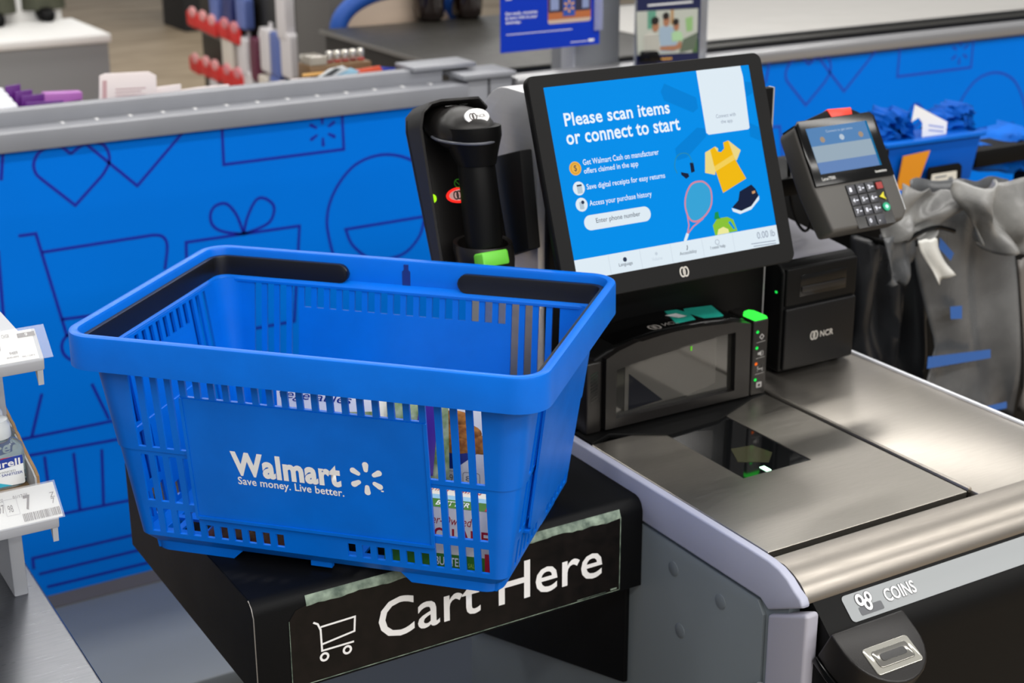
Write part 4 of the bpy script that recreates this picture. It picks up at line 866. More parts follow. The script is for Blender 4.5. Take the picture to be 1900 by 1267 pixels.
# sanitizer bottles
BOT = mat('bottle_clear', '#DCECF2', .06, trans=.9, ior=1.33); CAPM = mat('cap_clear', '#E6ECEE', .2, trans=.35, ior=1.3)
def bottle(loc, rz, label):
    t = thing('sanitizer_bottle', label, 'bottle', Matrix.Translation(loc) @ Matrix.Rotation(rz, 4, 'Z'), 'sanitizer bottles in the tray')
    rg = []
    for z, rx, ry in ((0, .02, .011), (.002, .0235, .013), (.03, .0245, .0135), (.044, .0235, .013), (.049, .019, .0115), (.052, .0125, .0105), (.056, .0115, .0105)):
        rg.append([Vector((p[0], p[1], z)) for p in [(rx*abs(math.cos(a))**.7*(1 if math.cos(a) > 0 else -1), ry*abs(math.sin(a))**.7*(1 if math.sin(a) > 0 else -1)) for a in [2*math.pi*k/28 for k in range(28)]]])
    MB().rings(rg).build('body', BOT, t, smooth=50)
    MB().lathe([(.0135, .0555), (.0138, .057), (.0132, .068), (.0115, .0705), (.0115, .0745), (.009, .0755), (.0001, .0758)], n=24).build('cap', CAPM, t, smooth=50)
    fnb = lambda a, b, h: Vector((a, -.0132-h*1.0-.0006, b))
    lb = flat(rrect(-.0195, .004, .0195, .036, .002), mat('label_white', '#F2F6F8', .4), t, .0003, 'label', fnb)
    flat([(-.0195, .022), (.0195, .0265), (.0195, .036), (-.0195, .036)], mat('label_blue', '#1A3C9A', .4), lb, .0006, 'label_band', fnb); flat([(-.006, .0345), (.0105, .036), (-.001, .0362)], RED, lb, .0009, 'label_swoosh', fnb)
    text('Purell', -.017, .0255, .0165, .0335, WHITE, lb, .001, .02, 'lettering', fnb); text('ADVANCED', -.012, .0192, .011, .0212, mat('print_grey', '#70747A', .5), lb, .0006, 0, 'lettering', fnb); text('HAND SANITIZER', -.018, .0155, .018, .0183, LBLUE, lb, .0006, .01, 'lettering', fnb)
    flat([(-.0195, .004), (.006, .004), (-.0195, .014)], mat('label_teal', '#39B3D0', .4), lb, .0005, 'label_wave', fnb)
    return t
bottle((.300, 1.552, .9476), .0, 'clear sanitizer bottle with blue and white label, front of the tray'); bottle((.302, 1.592, .9476), .05, 'clear sanitizer bottle standing right behind the front one in the tray')

# ================================================================== RIGHT: BAGS
BAG = mat('bag_grey_film', '#66686A', .28, noise=.3, nscale=7, hex2='#3E4043', bump=.9, bscale=25); BAGL = mat('bag_light_film', '#9C9C9A', .28, noise=.45, nscale=14, hex2='#6A6A69', bump=.8, bscale=40); BAGD = mat('bag_dark_film', '#2E2F32', .3, noise=.4, nscale=9, hex2='#1B1C1F', bump=.5, bscale=30)
def interp(L, t):
    f = t*(len(L)-1); i = min(int(f), len(L)-2); return Vector(L[i]).lerp(Vector(L[i+1]), f-i)
def sheet(name, Lp, Rp, y, m, amp=.02, freq=3.0, ph=0, th=.002, nu=20, nv=26, slope=0):
    LL = [tuple(ony(p, y)) for p in Lp]; RR = [tuple(ony(p, y)) for p in Rp]
    o = interp(LL, 1.0)
    def f(u, v):
        p = interp(LL, v).lerp(interp(RR, v), u)
        p.y += amp*math.sin(u*freq*2*math.pi+ph+1.3*math.sin(v*4))*(.5+.5*v) + amp*.5*math.sin(u*freq*4.7+v*6+ph*2) + slope*(u-.5); p.z += amp*.25*math.sin(u*17+ph); return p
    b = MB().grid(f, nu, nv); ob = b.build(name, m, solid=False, smooth=80); md = ob.modifiers.new('thickness', 'SOLIDIFY'); md.thickness = th; return ob
frame_ = thing('bag_rack', 'black metal bag rack with wire arms holding grey plastic bags', 'rack', (1.9, 1.95, 0))
MB().box((-.25, .02, 0), (.5, .05, .87), .004).build('back_panel', BLACK, frame_); MB().box((-.25, -.35, .0), (.5, .05, .4), .004).build('base_box', BLACK, frame_)
for x in (-.13, .2):
    MB().tube([(x, .035, .86), (x, .0, .93), (x, -.22, .94), (x, -.235, .955)], .005, 8).build('wire_arm', BLACK, frame_)
MB().box((.42, .16, .93), (1.0, .24, .965), .003).build('ledge', BLACK, frame_); MB().box((.6, .18, 0), (.66, .22, .93), .002).build('ledge_post', BLACK, frame_)
lp = ony((1728, 437), 1.69); MB().tube([(lp.x-1.9-.05+.1*k/10*1, lp.y-1.95, lp.z+.012*math.sin(k/10*math.pi)) for k in range(11)], .004, 8).build('wire_hook', BLACKG, frame_)
t = tag(sheet('plastic_bag', [(1688, 335), (1700, 430), (1712, 520), (1738, 640), (1715, 700), (1690, 740)], [(1872, 330), (1876, 430), (1878, 520), (1880, 640), (1883, 710), (1886, 772)], 1.74, BAG, .012, 1.6), 'grey translucent plastic bag with blue print hanging beside the steel top', 'bag', 'bags on the rack')
BP = mat('bag_print_blue', '#2C5FA8', .4)
for k, (P, nm) in enumerate((([(1763, 569), (1785, 567), (1785, 591), (1764, 592)], 'printed_square'), ([(1722, 662), (1838, 648), (1838, 664), (1720, 684)], 'printed_band'), ([(1820, 756), (1868, 745), (1868, 757), (1830, 765)], 'printed_band'), ([(1744, 440), (1770, 470), (1764, 484), (1742, 460)], 'printed_mark'))):
    b = MB(); vs = [ony(p, 1.712) for p in P]; b.add(vs, [(0, 1, 2, 3)]); o = b.build(nm, BP, t, solid=False, smooth=0)
tag(sheet('plastic_bag', [(1592, 445), (1588, 520), (1586, 600), (1590, 680), (1600, 720)], [(1735, 440), (1730, 520), (1722, 620), (1715, 690), (1712, 740)], 1.82, BAGD, .02, 3, 1), 'dark folded plastic bags bunched between printer and grey bag', 'bag', 'bags on the rack')
tag(sheet('plastic_bag', [(1780, 345), (1785, 375), (1800, 400), (1815, 430), (1822, 458)], [(1920, 330), (1920, 370), (1920, 405), (1920, 440), (1920, 480)], 1.66, BAGL, .022, 2.2, .5, nv=20), 'pale crumpled plastic bag draped over the rack at right edge', 'bag', 'bags on the rack')
tag(sheet('plastic_bag', [(1675, 345), (1662, 380), (1650, 412), (1645, 448)], [(1800, 365), (1775, 390), (1740, 420), (1712, 440)], 1.70, mat('bag_mid_film', '#8C8C8A', .3, noise=.4, nscale=14, hex2='#5E5E5E', bump=.7, bscale=40), .016, 1.5, 2), 'grey gathered bag neck right of the card terminal', 'bag', 'bags on the rack')
tag(sheet('torn_bag', [(1703, 448), (1712, 470), (1728, 500), (1738, 528)], [(1735, 440), (1742, 460), (1757, 490), (1768, 508)], 1.66, mat('bag_white_film', '#CFCFCA', .35, bump=.5, bscale=60), .004, 1, 0, nu=8, nv=10), 'pale torn strip of plastic bag hanging from the wire hook', 'bag')
tag(sheet('plastic_bag', [(1640, 440), (1640, 470), (1645, 510), (1650, 530)], [(1700, 440), (1700, 470), (1690, 500), (1680, 525)], 1.70, BAG, .01, 1.5, 4, nu=10, nv=10), 'small grey bag bunch below the card terminal', 'bag', 'bags on the rack')
tag(sheet('plastic_bag', [(1889, 480), (1889, 600), (1890, 700), (1893, 760)], [(1930, 480), (1930, 600), (1930, 700), (1930, 770)], 1.76, mat('bag_mid2', '#6A6662', .35, bump=.5, bscale=40), .012, 1.5, 4, nu=10, nv=16), 'brownish grey bag cut off by the right picture edge', 'bag', 'bags on the rack')
# blue reusable bags
BLU = mat('bag_blue_fabric', '#0058BC', .6, spec=.1, noise=.3, nscale=12, hex2='#004092', bump=.5, bscale=50)
t = thing('blue_bag_bin', 'blue plastic bin of reusable bags in front of the printed blue wall', 'bin', PL((2.07, 2.1, .9)).M())
bpp = PL((2.07, 2.1, .9)); bq = [bpp.px(*p) for p in ((1640, 272), (1822, 247), (1800, 332), (1690, 345), (1660, 340))]
MB().prism(bq, -.09, 0, 2, .003).build('bin_body', mat('bin_blue', '#0052B4', .45, spec=.12), t)
bq2 = [bpp.px(*p) for p in ((1640, 268), (1825, 243), (1824, 250), (1640, 275))]; MB().prism(bq2, -.01, .008, 2, .001).build('bin_lip', mat('bin_blue2', '#0060C4', .45, spec=.12), t)
og = [bpp.px(*p) for p in ((1668, 288), (1718, 277), (1690, 352), (1656, 350))]; MB().prism(og, .01, .0115, 2).build('orange_tag', mat('tag_orange', '#D98A0E', .5), t)
lbh = [bpp.px(*p) for p in ((1712, 308), (1768, 299), (1773, 304), (1770, 352), (1760, 362), (1706, 362))]; MB().prism(lbh, .012, .018, 2, .002).build('label_holder', BLACK, t)
lbl = flat([bpp.px(*p) for p in ((1716, 320), (1762, 313), (1761, 350), (1756, 353), (1712, 352))], mat('label_cream', '#DAD5C8', .5), t, .0186, 'label'); a = bpp.px(1716, 338); text('75', a[0]+.002, a[1]-.004, a[0]+.016, a[1]+.006, INK, lbl, .019); a = bpp.px(1722, 326); line([a, (a[0]+.03, a[1])], .003, mat('print_grey', '#70747A', .5), lbl, .019, name='fine_print'); a = bpp.px(1750, 330); flat(rrect(a[0]-.006, a[1]-.012, a[0]+.006, a[1]+.006, .001), mat('print_grey', '#70747A', .5), lbl, .019, 'code_block')
def crumple(name, Ps, y, m, label, seed, depth=.05, cat='bag', group='blue reusable bags'):
    P = PL((ony(Ps[0], y).x, y, ony(Ps[0], y).z)); q = [P.px(*p) for p in Ps]; rnd = random.Random(seed)
    cx = sum(a for a, b in q)/len(q); cy = sum(b for a, b in q)/len(q); qs = smoothp(q, 5, True); R = []
    for s, h in ((1, -depth), (1, -depth*.2), (.93, 0), (.7, .008), (.45, .004), (.2, .01)): R.append([Vector((cx+(a-cx)*s+rnd.uniform(-.004, .004), cy+(b-cy)*s+rnd.uniform(-.004, .004), h+rnd.uniform(-.01, .01))) for a, b in qs])
    o = MB().rings(R).build(name, m, smooth=25, M=P.M()); return tag(o, label, cat, group)
crumple('reusable_bag', ((1636, 262), (1640, 225), (1655, 205), (1672, 215), (1690, 208), (1696, 255), (1680, 285), (1650, 290)), 2.14, BLU, 'crumpled blue bag at the left end of the blue bin', 3)
crumple('reusable_bag', ((1745, 250), (1752, 215), (1775, 200), (1795, 195), (1808, 205), (1805, 245), (1780, 262)), 2.16, BLU, 'blue bag with upright handles at the right end of the blue bin', 4)
crumple('reusable_bag', ((1815, 318), (1812, 280), (1830, 268), (1850, 275), (1880, 255), (1910, 240), (1920, 300), (1890, 322)), 2.14, mat('bag_blue_light', '#0068CE', .55, spec=.1, noise=.3, nscale=12, hex2='#004CA4', bump=.5, bscale=50), 'loose crumpled blue bag right of the blue bin on black ledge', 5, .08)
P = PL(tuple(ony((1690, 240), 2.13))); q = [P.px(*p) for p in ((1697, 193), (1757, 225), (1755, 250), (1712, 256), (1716, 222), (1706, 220), (1692, 262), (1690, 240), (1688, 226))]
pc = MB().prism([P.px(*p) for p in ((1697, 194), (1757, 226), (1755, 248), (1710, 257), (1711, 228), (1704, 218), (1691, 226))], 0, .001, 2).build('paper_sheet', WHITEP, M=P.M()); tag(pc, 'white printed paper slip standing among the blue bags', 'paper'); line([P.px(1722, 232), P.px(1750, 236)], .003, mat('print_blue_pale', '#9AA8D8', .5), pc, .0014, name='fine_print'); line([P.px(1722, 241), P.px(1750, 244)], .003, mat('print_blue_pale', '#9AA8D8', .5), pc, .0014, name='fine_print')

# ================================================================== BEHIND THE RAIL
CTR = mat('counter_black_laminate', '#26241F', .4, noise=.12, nscale=20)
t = thing('checkout_counter', 'long black checkout counter with conveyor belt coloured pale for its reflection beyond the rail', 'counter', (1.96, 3.53, 0))
MB().box((0, 0, .935), (3.6, .92, .95), .004).build('counter_top', CTR, t); MB().box((.01, .012, .0), (3.6, .9, .935)).build('body', mat('counter_body', '#1C1815', .55), t)
MB().box((.75, .075, .9505), (3.6, .86, .954), .002).build('conveyor_belt', mat('belt_reflection_grey', '#A9A7A3', .45, noise=.05, nscale=9), t); MB().box((.75, .04, .95), (3.6, .075, .9545)).build('belt_edge', BLACK, t); MB().box((-.003, 0, .938), (.0005, .92, .9495)).build('edge_band', mat('edge_grey', '#6A6763', .4), t)  # belt's pale grey puts the bright ceiling's reflection into its colour
def soda(px_, label):
    p = onz(px_, .95); t = thing('soda_bottle', label, 'bottle', p, 'soda bottles on the counter')
    pr = [(.02, .004), (.035, 0), (.047, .012), (.05, .035), (.049, .06), (.05, .12), (.053, .17), (.05, .22), (.03, .27), (.014, .30), (.014, .31)]
    rg = []
    for r, z in pr: rg.append([Vector((r*(1+(.06*math.cos(5*a) if z < .05 else 0))*math.cos(a), r*(1+(.06*math.cos(5*a) if z < .05 else 0))*math.sin(a), z)) for a in [2*math.pi*k/40 for k in range(40)]])
    MB().rings(rg).build('body', mat('cola', '#160A06', .08, spec=.6, coat=.3), t, smooth=60); MB().lathe([(.0155, .305), (.0155, .325), (.0001, .326)], n=20).build('cap', RED, t)
soda((797, 38), 'dark cola bottle on the black counter, nearer the blue sign by far left'); soda((868, 33), 'dark cola bottle beside the blue hanging sign on the counter')
# give the two bottles labels that single them out
bo_ = [o for o in bpy.data.objects if o.name.startswith('soda_bottle')]
bo_[0]['label'] = 'left of two dark cola bottles on the black counter'; bo_[1]['label'] = 'right of two dark cola bottles on the black counter'
# beige cushion with blue rim
cu = thing('neck_pillow', 'beige rounded cushion with thick blue rim beside the cola bottles', 'cushion', Vector((ony((738, 50), 4.52).x, 4.52, .93)))
arc = [Vector((.21*math.cos(math.radians(a)), 0, .0+.115*math.sin(math.radians(a)))) for a in range(0, 181, 9)]
MB().tube(arc, .028, 12).build('blue_rim', mat('rim_blue', '#0F4A9E', .6), cu, smooth=80)
MB().prism([(p.x*.95, p.z*.95) for p in arc], -.012, .012, 1, .004).build('pad', mat('pad_beige', '#CDB8A4', .7), cu)
# post, blue sign, clear sign holder
t = thing('sign_post', 'grey square post rising from the rail behind the touchscreen', 'post', (2.04, 3.082, 0))
MB().box((-.055, -.03, .037), (.075, .07, 1.6), .003).build('upright', mat('post_grey', '#7C7F83', .5), t); MB().box((-.058, -.034, .037), (-.053, .02, 1.6), .001).build('lit_side_strip', mat('post_lit_side', '#A4A7AE', .4), t)  # paler strip stands in for light on the post's left side
SP = PL((1.87, 2.96, 1.085)); t = thing('hanging_sign', 'blue sign panel with white lettering and porch picture beside the post', 'sign', SP.M())
sq = [SP.px(*p) for p in ((931, 103), (1112, 77))]; sw0, sw1 = sq[0][0]-.002, sq[1][0]; sb0 = (sq[0][1]+sq[1][1])/2
MB().prism([(sw0, sb0), (sw1, sb0), (sw1, sb0+.4), (sw0, sb0+.4)], -.003, 0, 2).build('panel', mat('sign_blue', '#0034B8', .4, spec=.3), t)
z3 = lambda x, y: SP.px(900+x/4.4186, y/4.4186)
def sgt(s, bl, xr, hh, dz=0): a = z3(*bl); b = z3(xr, bl[1]-(xr-bl[0])*.13); text(s, a[0], a[1]-dz, b[0], a[1]-dz+hh, WHITE, t, .0006, .02)
sgt('Get meds, groceries', (165, 128), 427, .0092, .0022); sgt('& more right to your', (167, 164), 427, .0092, .0022); sgt('doorstep.', (168, 200), 293, .0092, .0022)
a = z3(172, 287); b = z3(712, 220); line([a, (b[0], a[1])], .0016, WHITE, t, .0006, name='fine_print'); a = z3(700, 347); b = z3(835, 330); line([a, (b[0], a[1])], .0016, WHITE, t, .0006, name='fine_print'); a = z3(868, 327); flat(rrect(a[0]-.008, a[1]-.003, a[0]+.008, a[1]+.003, .002), WHITE, t, .0006, 'small_mark')
a = z3(165, 3); text('for', a[0], a[1]-.001, a[0]+.02, a[1]+.02, WHITE, t, .0006, .03)
pc0 = z3(515, 200); pc1 = z3(865, 160); ph = flat(rrect(pc0[0], pc0[1], pc1[0], pc0[1]+.2, .006), mat('porch_cream', '#C9B2A0', .5), t, .0005, 'picture')
flat([(pc0[0], pc0[1]+.009), (pc1[0], pc0[1]+.009), (pc1[0], pc0[1]+.2), (pc0[0], pc0[1]+.2)], mat('porch_orange', '#B8693A', .5), ph, .0008, 'picture_floor'); flat([(pc0[0]+.001, pc0[1]+.025), (pc1[0]-.001, pc0[1]+.025), (pc1[0]-.001, pc0[1]+.2), (pc0[0]+.001, pc0[1]+.2)], mat('porch_dark', '#2A2A44', .5), ph, .0011, 'picture_door')
flat([(pc0[0]+.006, pc0[1]+.03), (pc0[0]+.028, pc0[1]+.03), (pc0[0]+.028, pc0[1]+.2), (pc0[0]+.006, pc0[1]+.2)], mat('porch_glass', '#8A97C0', .4), ph, .0014, 'picture_pane'); flat([(pc1[0]-.024, pc0[1]+.03), (pc1[0]-.006, pc0[1]+.03), (pc1[0]-.006, pc0[1]+.2), (pc1[0]-.024, pc0[1]+.2)], mat('porch_glass', '#8A97C0', .4), ph, .0014, 'picture_pane')
sc_ = z3(686, 48); flat([(sc_[0]-.016, pc0[1]+.015), (sc_[0]+.016, pc0[1]+.015), (sc_[0]+.016, pc0[1]+.2), (sc_[0]-.016, pc0[1]+.2)], mat('bag_print', '#2B4FA8', .5), ph, .0017, 'picture_bag')
b = MB()
for Pk in spark(sc_[0], sc_[1], .0055, .0145, .0045): b.flat(Pk, .002)
b.build('spark_emblem', mat('spark_yellow', '#F2B136', .5), ph, solid=False, smooth=0)
cp = z3(925, 100); MB().box((cp[0]-.012, z3(925, 245)[1], .001), (cp[0]+.010, z3(925, 245)[1]+.3, .006), .001).build('clear_clip', mat('clip_clear', '#C8CEF0', .2, trans=.6, ior=1.2), t)
HP = PL((2.2, 2.955, 1.04)); t = thing('sign_holder', 'clear upright holder with navy card and family photo above touchscreen', 'sign', HP.M())
z4 = lambda x, y: HP.px(900+x/4.4186, y/4.4186)
h0_ = z4(1235, 500); h1_ = z4(1815, 455); hb_ = h1_[1]-.012
MB().box((h0_[0]-.002, hb_, -.006), (h1_[0], hb_+.42, -.0005), .001).build('clear_plate', mat('acrylic', '#D8DCE4', .08, trans=.8, ior=1.3), t)
c0_ = z4(1235, 490); c1_ = z4(1755, 400); crd = flat([(c0_[0], hb_+.002), (c1_[0], hb_+.002), (c1_[0], hb_+.42), (c0_[0], hb_+.42)], mat('card_navy', '#141C48', .4), t, .0004, 'card')
p0_ = z4(1245, 95); p1_ = z4(1755, 70); pb_ = z4(1500, 440)[1]
def zf(L): return [z4(*p) for p in L]
ph = flat(zf([(1240, 95), (1745, 68), (1738, 428), (1246, 455)]), mat('photo_bg', '#B9BDB2', .5), t, .0008, 'photo')
flat(zf([(1330, 92), (1400, 88), (1400, 230), (1330, 240)]), mat('photo_green', '#5E9A82', .5), ph, .001, 'photo_curtain'); flat(zf([(1520, 80), (1545, 80), (1545, 200), (1520, 200)]), mat('photo_wood', '#B08A5C', .5), ph, .001, 'photo_frame'); flat(zf([(1640, 150), (1700, 130), (1700, 250), (1650, 260)]), mat('photo_leaf', '#8FB878', .5), ph, .001, 'photo_plant')
skin = mat('photo_skin', '#A87455', .5); hair = mat('photo_hair', '#1C1614', .5)
def pe(x, y, rx, ry, m, h, name): a = z4(x, y); flat(ell(a[0], a[1], rx, ry, 20), m, ph, h, name)
flat(zf([(1425, 230), (1470, 205), (1560, 230), (1570, 330), (1560, 420), (1420, 430)]), mat('photo_shirt_blue', '#9DB2C4', .5), ph, .0012, 'photo_shirt'); pe(1485, 170, .0095, .0135, skin, .0014, 'photo_face'); pe(1480, 130, .0095, .0085, hair, .0016, 'photo_hair')
flat(zf([(1300, 290), (1350, 260), (1420, 290), (1440, 420), (1300, 435)]), mat('photo_shirt_stripe', '#C6C4BA', .5), ph, .0016, 'photo_shirt'); pe(1395, 215, .0095, .013, skin, .0018, 'photo_face'); pe(1390, 170, .011, .0095, hair, .002, 'photo_hair')
for k in range(5): line(zf([(1303, 305+k*26), (1425, 298+k*26)]), .0016, mat('photo_stripe', '#6E7168', .5), ph, .0019, name='photo_stripe')
flat(zf([(1525, 270), (1560, 250), (1610, 265), (1620, 330), (1530, 340)]), mat('photo_shirt_green', '#A9CFA0', .5), ph, .0018, 'photo_shirt'); pe(1565, 215, .008, .0105, skin, .002, 'photo_face'); pe(1560, 178, .009, .008, hair, .0022, 'photo_hair'); flat(zf([(1430, 380), (1560, 370), (1600, 330), (1610, 390), (1540, 415), (1430, 410)]), skin, ph, .0022, 'photo_arm')
flat(zf([(1620, 320), (1742, 262), (1715, 400), (1590, 430)]), mat('photo_laptop', '#5E6B5A', .5), ph, .0024, 'photo_laptop'); flat(zf([(1690, 330), (1738, 310), (1738, 425), (1700, 428)]), mat('photo_plant_dark', '#4A6B3E', .5), ph, .0022, 'photo_plant')
a = z4(1332, 45); b = z4(1700, 15); line([a, (b[0], a[1])], .004, WHITE, crd, .0008, name='fine_print')
for k in range(5): a = z4(1445+k*19, 484-k*1.2); flat(ell(a[0], a[1], .003, .003, 10), mat('star_yellow', '#E0A53A', .5), crd, .0008, 'star_mark')
ck = [z4(*p) for p in ((1250, 500), (1265, 415), (1380, 410), (1415, 495))]; MB().prism(ck, .004, .02, 2, .002).build('clip_foot', BLACKG, t)

# small goods in the trough behind the rail
def card(name, Ps, y, m, label, cat, group=None, th=.004, lean=0):
    P = PL(tuple(ony(Ps[0], y))); o = MB().prism([P.px(*p) for p in Ps], -th, 0, 2, min(.0008, th*.2)).build(name, m, M=P.M()); return tag(o, label, cat, group), P
PK = mat('card_pink_white', '#E9DEDC', .5); PUR = mat('folder_purple', '#5A0F78', .4); PURL = mat('folder_purple_pale', '#A862B0', .4)
tr2 = thing('goods_trough', 'grey shelf trough behind the slotted rail at left', 'trough', (1.0, 3.1, .96)); MB().box((-.6, 0, 0), (.75, .2, .008)).build('floor_plate', RAIL, tr2); MB().box((-.6, .19, 0), (.75, .2, .05)).build('back_lip', RAIL, tr2)
o, P = card('gift_card', ((184, 215), (185, 141), (195, 137), (276, 133), (290, 140), (292, 205)), 3.14, PK, 'white and pink gift card standing tallest behind the left rail', 'card', 'cards behind the rail')
for k in range(4): line([P.px(214, 166+k*6), P.px(270-8*(k % 2), 163+k*6)], .002, mat('card_ink', '#B8969A', .5), o, .0006, name='fine_print')
flat([P.px(190, 150), P.px(198, 149), P.px(198, 205), P.px(190, 206)], mat('card_band', '#C9A2A4', .5), o, .0006, 'pink_band')
for k, (x, w, h) in enumerate(((288, 48, 32), (330, 40, 22), (365, 60, 24), (430, 50, 18), (480, 50, 20), (540, 90, 22))):
    yb = 190-(x-290)*.1; card('gift_card', ((x, yb+10), (x, yb-h+4), (x+w, yb-h-2), (x+w, yb+4)), 3.15+.006*k, PK, ['low white card just right of the tallest gift card', 'low pale card second right of the tallest gift card', 'pale card third right of the tallest gift card', 'pale card fourth right of the tallest gift card', 'pale card fifth right of the tallest gift card', 'pink card under the lighters tray'][k], 'card', 'cards behind the rail')
wst = []
for k in range(6):
    yb = 172+k*9; xr = 8+k*8; card('white_packet', ((-60, yb+14), (-60, yb), (xr-4, yb-9), (xr, yb-5), (xr+2, yb+6)), 3.20-.014*k, mat('packet_white', '#EEF0F4', .4), ['rearmost white packet in the fanned stack at left edge', 'second white packet from the back of the fanned stack', 'third white packet from the back of the fanned stack', 'fourth white packet from the back of the fanned stack', 'fifth white packet from the back of the fanned stack', 'frontmost white packet in the fanned stack at left edge'][k], 'packet', 'white packets behind the rail', .006)
for k, (x0_, y0_, x1_) in enumerate(((10, 160, 38), (28, 170, 60), (40, 178, 82), (48, 190, 118))):
    card('purple_folder', ((x0_, 214), (x0_, y0_), (x1_, y0_-4), (x1_+2, 206)), 3.21-.014*k, PUR, ['rearmost purple folder beside the white packets', 'second purple folder from the back', 'third purple folder from the back', 'frontmost purple folder behind the left rail'][k], 'folder', 'purple folders behind the rail', .004)
o, P = card('purple_box', ((82, 205), (84, 174), (153, 171), (153, 200)), 3.225, PURL, 'pale purple box behind the purple folders', 'box', None, .03); flat([P.px(118, 190), P.px(150, 185), P.px(150, 198), P.px(118, 200)], BLACK, o, .0006, 'dark_window')
o, P = card('magazine', ((572, 155), (612, 128), (636, 122), (648, 128), (600, 152)), 3.17, mat('mag_white', '#D8DCDC', .4), 'white and grey magazine leaning in front of the lighters', 'magazine', None, .003); flat([P.px(586, 150), P.px(622, 126), P.px(634, 127), P.px(604, 149)], mat('mag_grey', '#4A4C4C', .5), o, .0006, 'cover_band')
card('magazine', ((600, 152), (650, 126), (668, 132), (640, 150)), 3.175, mat('mag_sky', '#9CCBE0', .4), 'pale blue magazine in front of the lighters', 'magazine', 'flat magazines', .003); card('magazine', ((640, 148), (655, 130), (705, 122), (712, 134), (672, 143)), 3.18, mat('mag_red', '#E05A3A', .4), 'orange red magazine in front of the lighters', 'magazine', 'flat magazines', .003); card('magazine', ((700, 137), (708, 124), (735, 126), (728, 134)), 3.185, mat('mag_blue', '#1C34A8', .4), 'dark blue magazine right of the orange red one', 'magazine', 'flat magazines', .003)
lt = thing('lighter_tray', 'brown display tray holding a row of lighters behind the rail', 'tray', tuple(ony((630, 130), 3.22))); L0 = ony((630, 130), 3.22)
q0 = ony((575, 127), 3.22)-L0; q1 = ony((690, 118), 3.22)-L0
MB().box((q0.x, -.0, -.03), (q1.x, .07, .014), .003).build('tray_body', mat('tray_brown', '#6E5334', .5), lt); MB().box((q0.x-.02, -.006, -.006), (q1.x-.06, 0, .0), .001).build('tray_lip', mat('tray_tan', '#D9A860', .5), lt); MB().box((q0.x+.003, .003, .014), (q0.x+.045, .066, .034), .003).build('cover', mat('cover_clear', '#C9C2B4', .15, trans=.5), lt)
cols = ('#8A1F22', '#B02A2A', '#A31E28', '#7E1C22', '#C23434')
for k in range(5):
    x = q0.x+.06+k*.0195
    g = thing('lighter', ['leftmost red lighter in the brown tray', 'second red lighter from left in the brown tray', 'middle red lighter in the brown tray', 'fourth red lighter from left in the brown tray', 'rightmost red lighter in the brown tray'][k], 'lighter', L0+Vector((x, .02, .0142)), 'lighters in the tray')
    MB().box((-.008, 0, 0), (.008, .012, .006), .003).build('body', mat('lighter_red_%d' % k, cols[k], .3), g); MB().lathe([(.0075, 0), (.0085, .004), (.0085, .018), (.007, .0205), (.0001, .021)], c=(0, .006, .006), n=14).build('metal_hood', mat('lighter_metal', '#D8D4CC', .25, .8), g)
# display plinth with mannequin feet
t = thing('display_plinth', 'white topped grey display platform at far upper left', 'platform', (2.06, 7.0, 0))
MB().box((-1.8, 0, .58), (.0, .62, .62), .008).build('top', WHITEP, t); MB().box((-1.78, .012, 0), (-.015, .6, .58)).build('body', GREYP, t); MB().box((-1.8, .62, .0), (-.05, .7, 1.5), .004).build('back_panel', WHITEP, t)
OLV = mat('olive_cloth', '#4E5040', .8, noise=.2, nscale=20)
def leg(px_, label):
    p = onz(px_, .62); g = thing('mannequin_leg', label, 'mannequin', p, 'mannequin legs on the platform')
    MB().rings([sup((0, 0, z), X_, (0, 1, 0), r, r*.9, 20, 2.2) for z, r in ((.05, .12), (.2, .115), (.5, .125), (.9, .14))]).build('trouser_leg', OLV, g, smooth=80)
    MB().rings([sup((0, y, .0+h), X_, (0, 0, 1), w, h, 16, 2.5) for y, w, h in ((.06, .03, .035), (.02, .04, .05), (-.05, .042, .042), (-.12, .04, .03), (-.16, .025, .02))]).build('shoe', BLACK, g, smooth=80)
leg((76, 34), 'olive trouser leg with black shoe on white platform, right one'); leg((-16, 44), 'olive trouser leg cut by the left picture edge on white platform')
# dark pillar and peg wall with hanging goods
t = tag(MB().box((0, 0, 0), (.5, .3, 1.7), .01).build('pillar', mat('pillar_grey', '#5A5856', .6), M=Matrix.Translation((ony((548, 60), 5.1).x, 4.8, 0))), 'dark grey square pillar left of the black counter', 'pillar')
PG0 = ony((372, 60), 7.0); PG1 = ony((556, 60), 5.6)
uu = Vector((PG1.x-PG0.x, PG1.y-PG0.y, 0)); GW = uu.length
GP = PL((PG0.x, PG0.y, 0), tuple(uu), (0, 0, 1)); t = thing('peg_wall', 'black peg wall fixture with hanging goods beyond the rail', 'display rack', GP.M())
MB().box((0, 0, -.06), (GW, 1.7, -.005), .005).build('panel', mat('peg_black', '#14130F', .5), t)
for z in (.95, .6): MB().box((0, z, -.004), (GW, z+.012, .01)).build('hook_rail', mat('peg_metal', '#8A8A8C', .35, .7), t)
def gpx(x, y): return GP.px(x, y, .03)
rnd = random.Random(11)
GR = {k: mat('goods_'+k, c, .45) for k, c in (('red', '#D81E1E'), ('white', '#D8D4D6'), ('blue', '#5A6EB0'), ('wine', '#5E1E3A'), ('cream', '#D6CFC4'), ('pink', '#D8848A'), ('yellow', '#D8A63A'), ('navy', '#1E2A6A'))}
ORD = ['first', 'second', 'third', 'fourth', 'fifth', 'sixth', 'seventh', 'eighth']
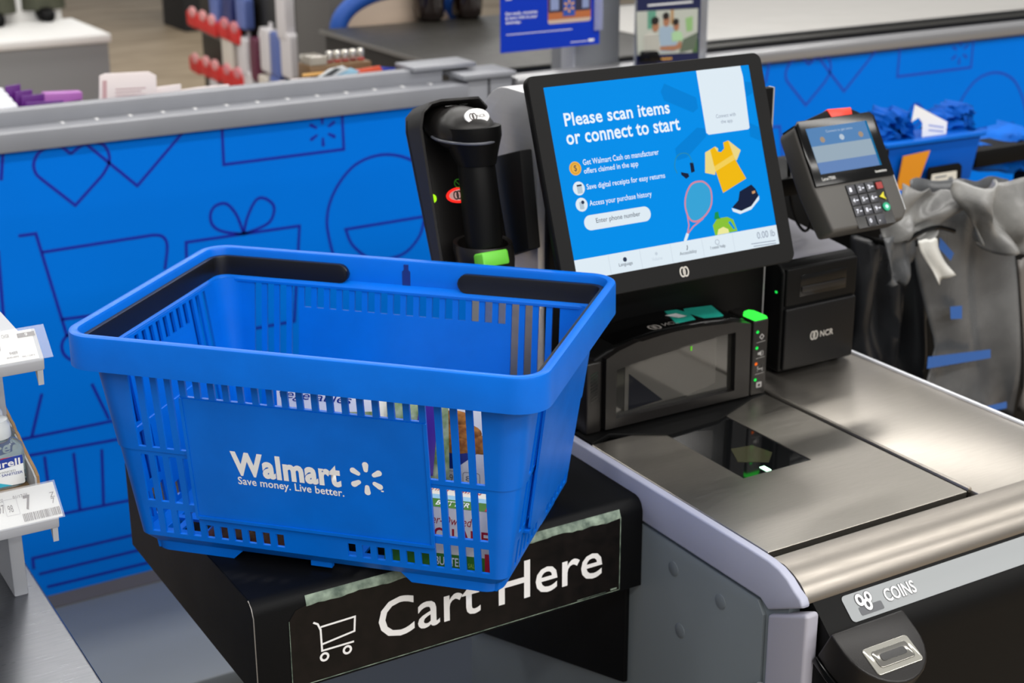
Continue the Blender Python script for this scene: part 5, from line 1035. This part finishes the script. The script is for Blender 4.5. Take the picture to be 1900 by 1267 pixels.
def hang(px_, w, h, m, name, label, group, dep=.03, tagm=None):
    h = min(h, .175); w *= .8
    a = gpx(*px_); g = thing(name, label, 'hanging goods', GP.M() @ Matrix.Translation((a[0], a[1], .012)), group)
    MB().prism(rrect(-w/2, -h, w/2, 0, w*.12, 3), .004, .004+dep, 2, .004).build('pack', m, g); MB().prism(rrect(-w*.16, -.008, w*.16, .022, .004, 3), .008, .014, 2).build('hang_tab', tagm or m, g)
def tabrow(pts, row):
    for k, p in enumerate(pts):
        a = gpx(*p); g = thing('red_hook_tag', '%s red round hook tag from left in the %s row' % (ORD[k], row), 'hook tag', GP.M() @ Matrix.Translation((a[0], a[1], .05)), 'red hook tags')
        MB().prism(rrect(-.085, -.04, .085, .03, .02, 4), 0, .012, 2, .003).build('tag_plate', GR['red'], g); MB().prism(ell(.02, .03, .05, .024, 18), .004, .016, 2, .003).build('round_label', GR['pink'] if k > 2 else mat('goods_rose', '#E8A0A0', .45), g)
tabrow(((368, 33), (387, 40), (404, 48), (428, 54), (446, 62)), 'upper'); tabrow(((373, 118), (393, 124), (410, 131), (432, 139), (452, 146)), 'lower')
names = 'upper shelf row'
for k, (p, w, h, c) in enumerate((((430, 62), .2, .27, 'cream'), ((458, 68), .16, .27, 'white'), ((480, 70), .13, .3, 'wine'), ((500, 52), .15, .32, 'white'), ((520, 60), .15, .36, 'blue'), ((540, 60), .16, .4, 'white'))):
    hang(p, w, h, GR[c], 'hanging_pack', '%s pack from left hanging under the upper red tags' % ORD[k], 'packs under the upper red tags', .04, GR['white'])
for k, (p, w, h, c) in enumerate((((405, 145), .14, .2, 'white'), ((432, 150), .16, .2, 'red'), ((470, 132), .15, .2, 'white'), ((498, 140), .14, .2, 'cream'), ((520, 142), .14, .2, 'blue'))):
    hang(p, w, h, GR[c], 'hanging_pack', '%s pack from left hanging under the lower red tags' % ORD[k], 'packs under the lower red tags', .04, GR['white'])
for k, (p, c) in enumerate((((405, -14), 'blue'), ((430, -9), 'navy'), ((455, -6), 'blue'))):
    hang(p, .16, .13, GR[c], 'hanging_pack', '%s blue pack with yellow dot at the top of the peg wall' % ORD[k], 'blue packs at the top of the peg wall', .04, GR['yellow'])
hang((530, -10), .14, .3, GR['white'], 'hanging_pack', 'white pack hanging alone right of the blue packs', None, .04)
# thin dark sheet standing in for dark floor in front of the deck
tag(MB().box((.35, 1.0, .0005), (2.4, 2.5, .008), .002).build('dark_floor_sheet', mat('dark_floor_grey', '#2A2E32', .8)), 'thin dark sheet standing in for dark floor below the black shelf', 'mat')
# distant dark rack base
tag(MB().box((0, 0, 0), (1.2, .5, 1.2), .01).build('far_rack', mat('far_dark', '#1A1A1C', .7), M=Matrix.Translation(onz((345, 60), 0)+Vector((0, 0, 0)))), 'dark fixture standing far behind the peg wall', 'fixture')
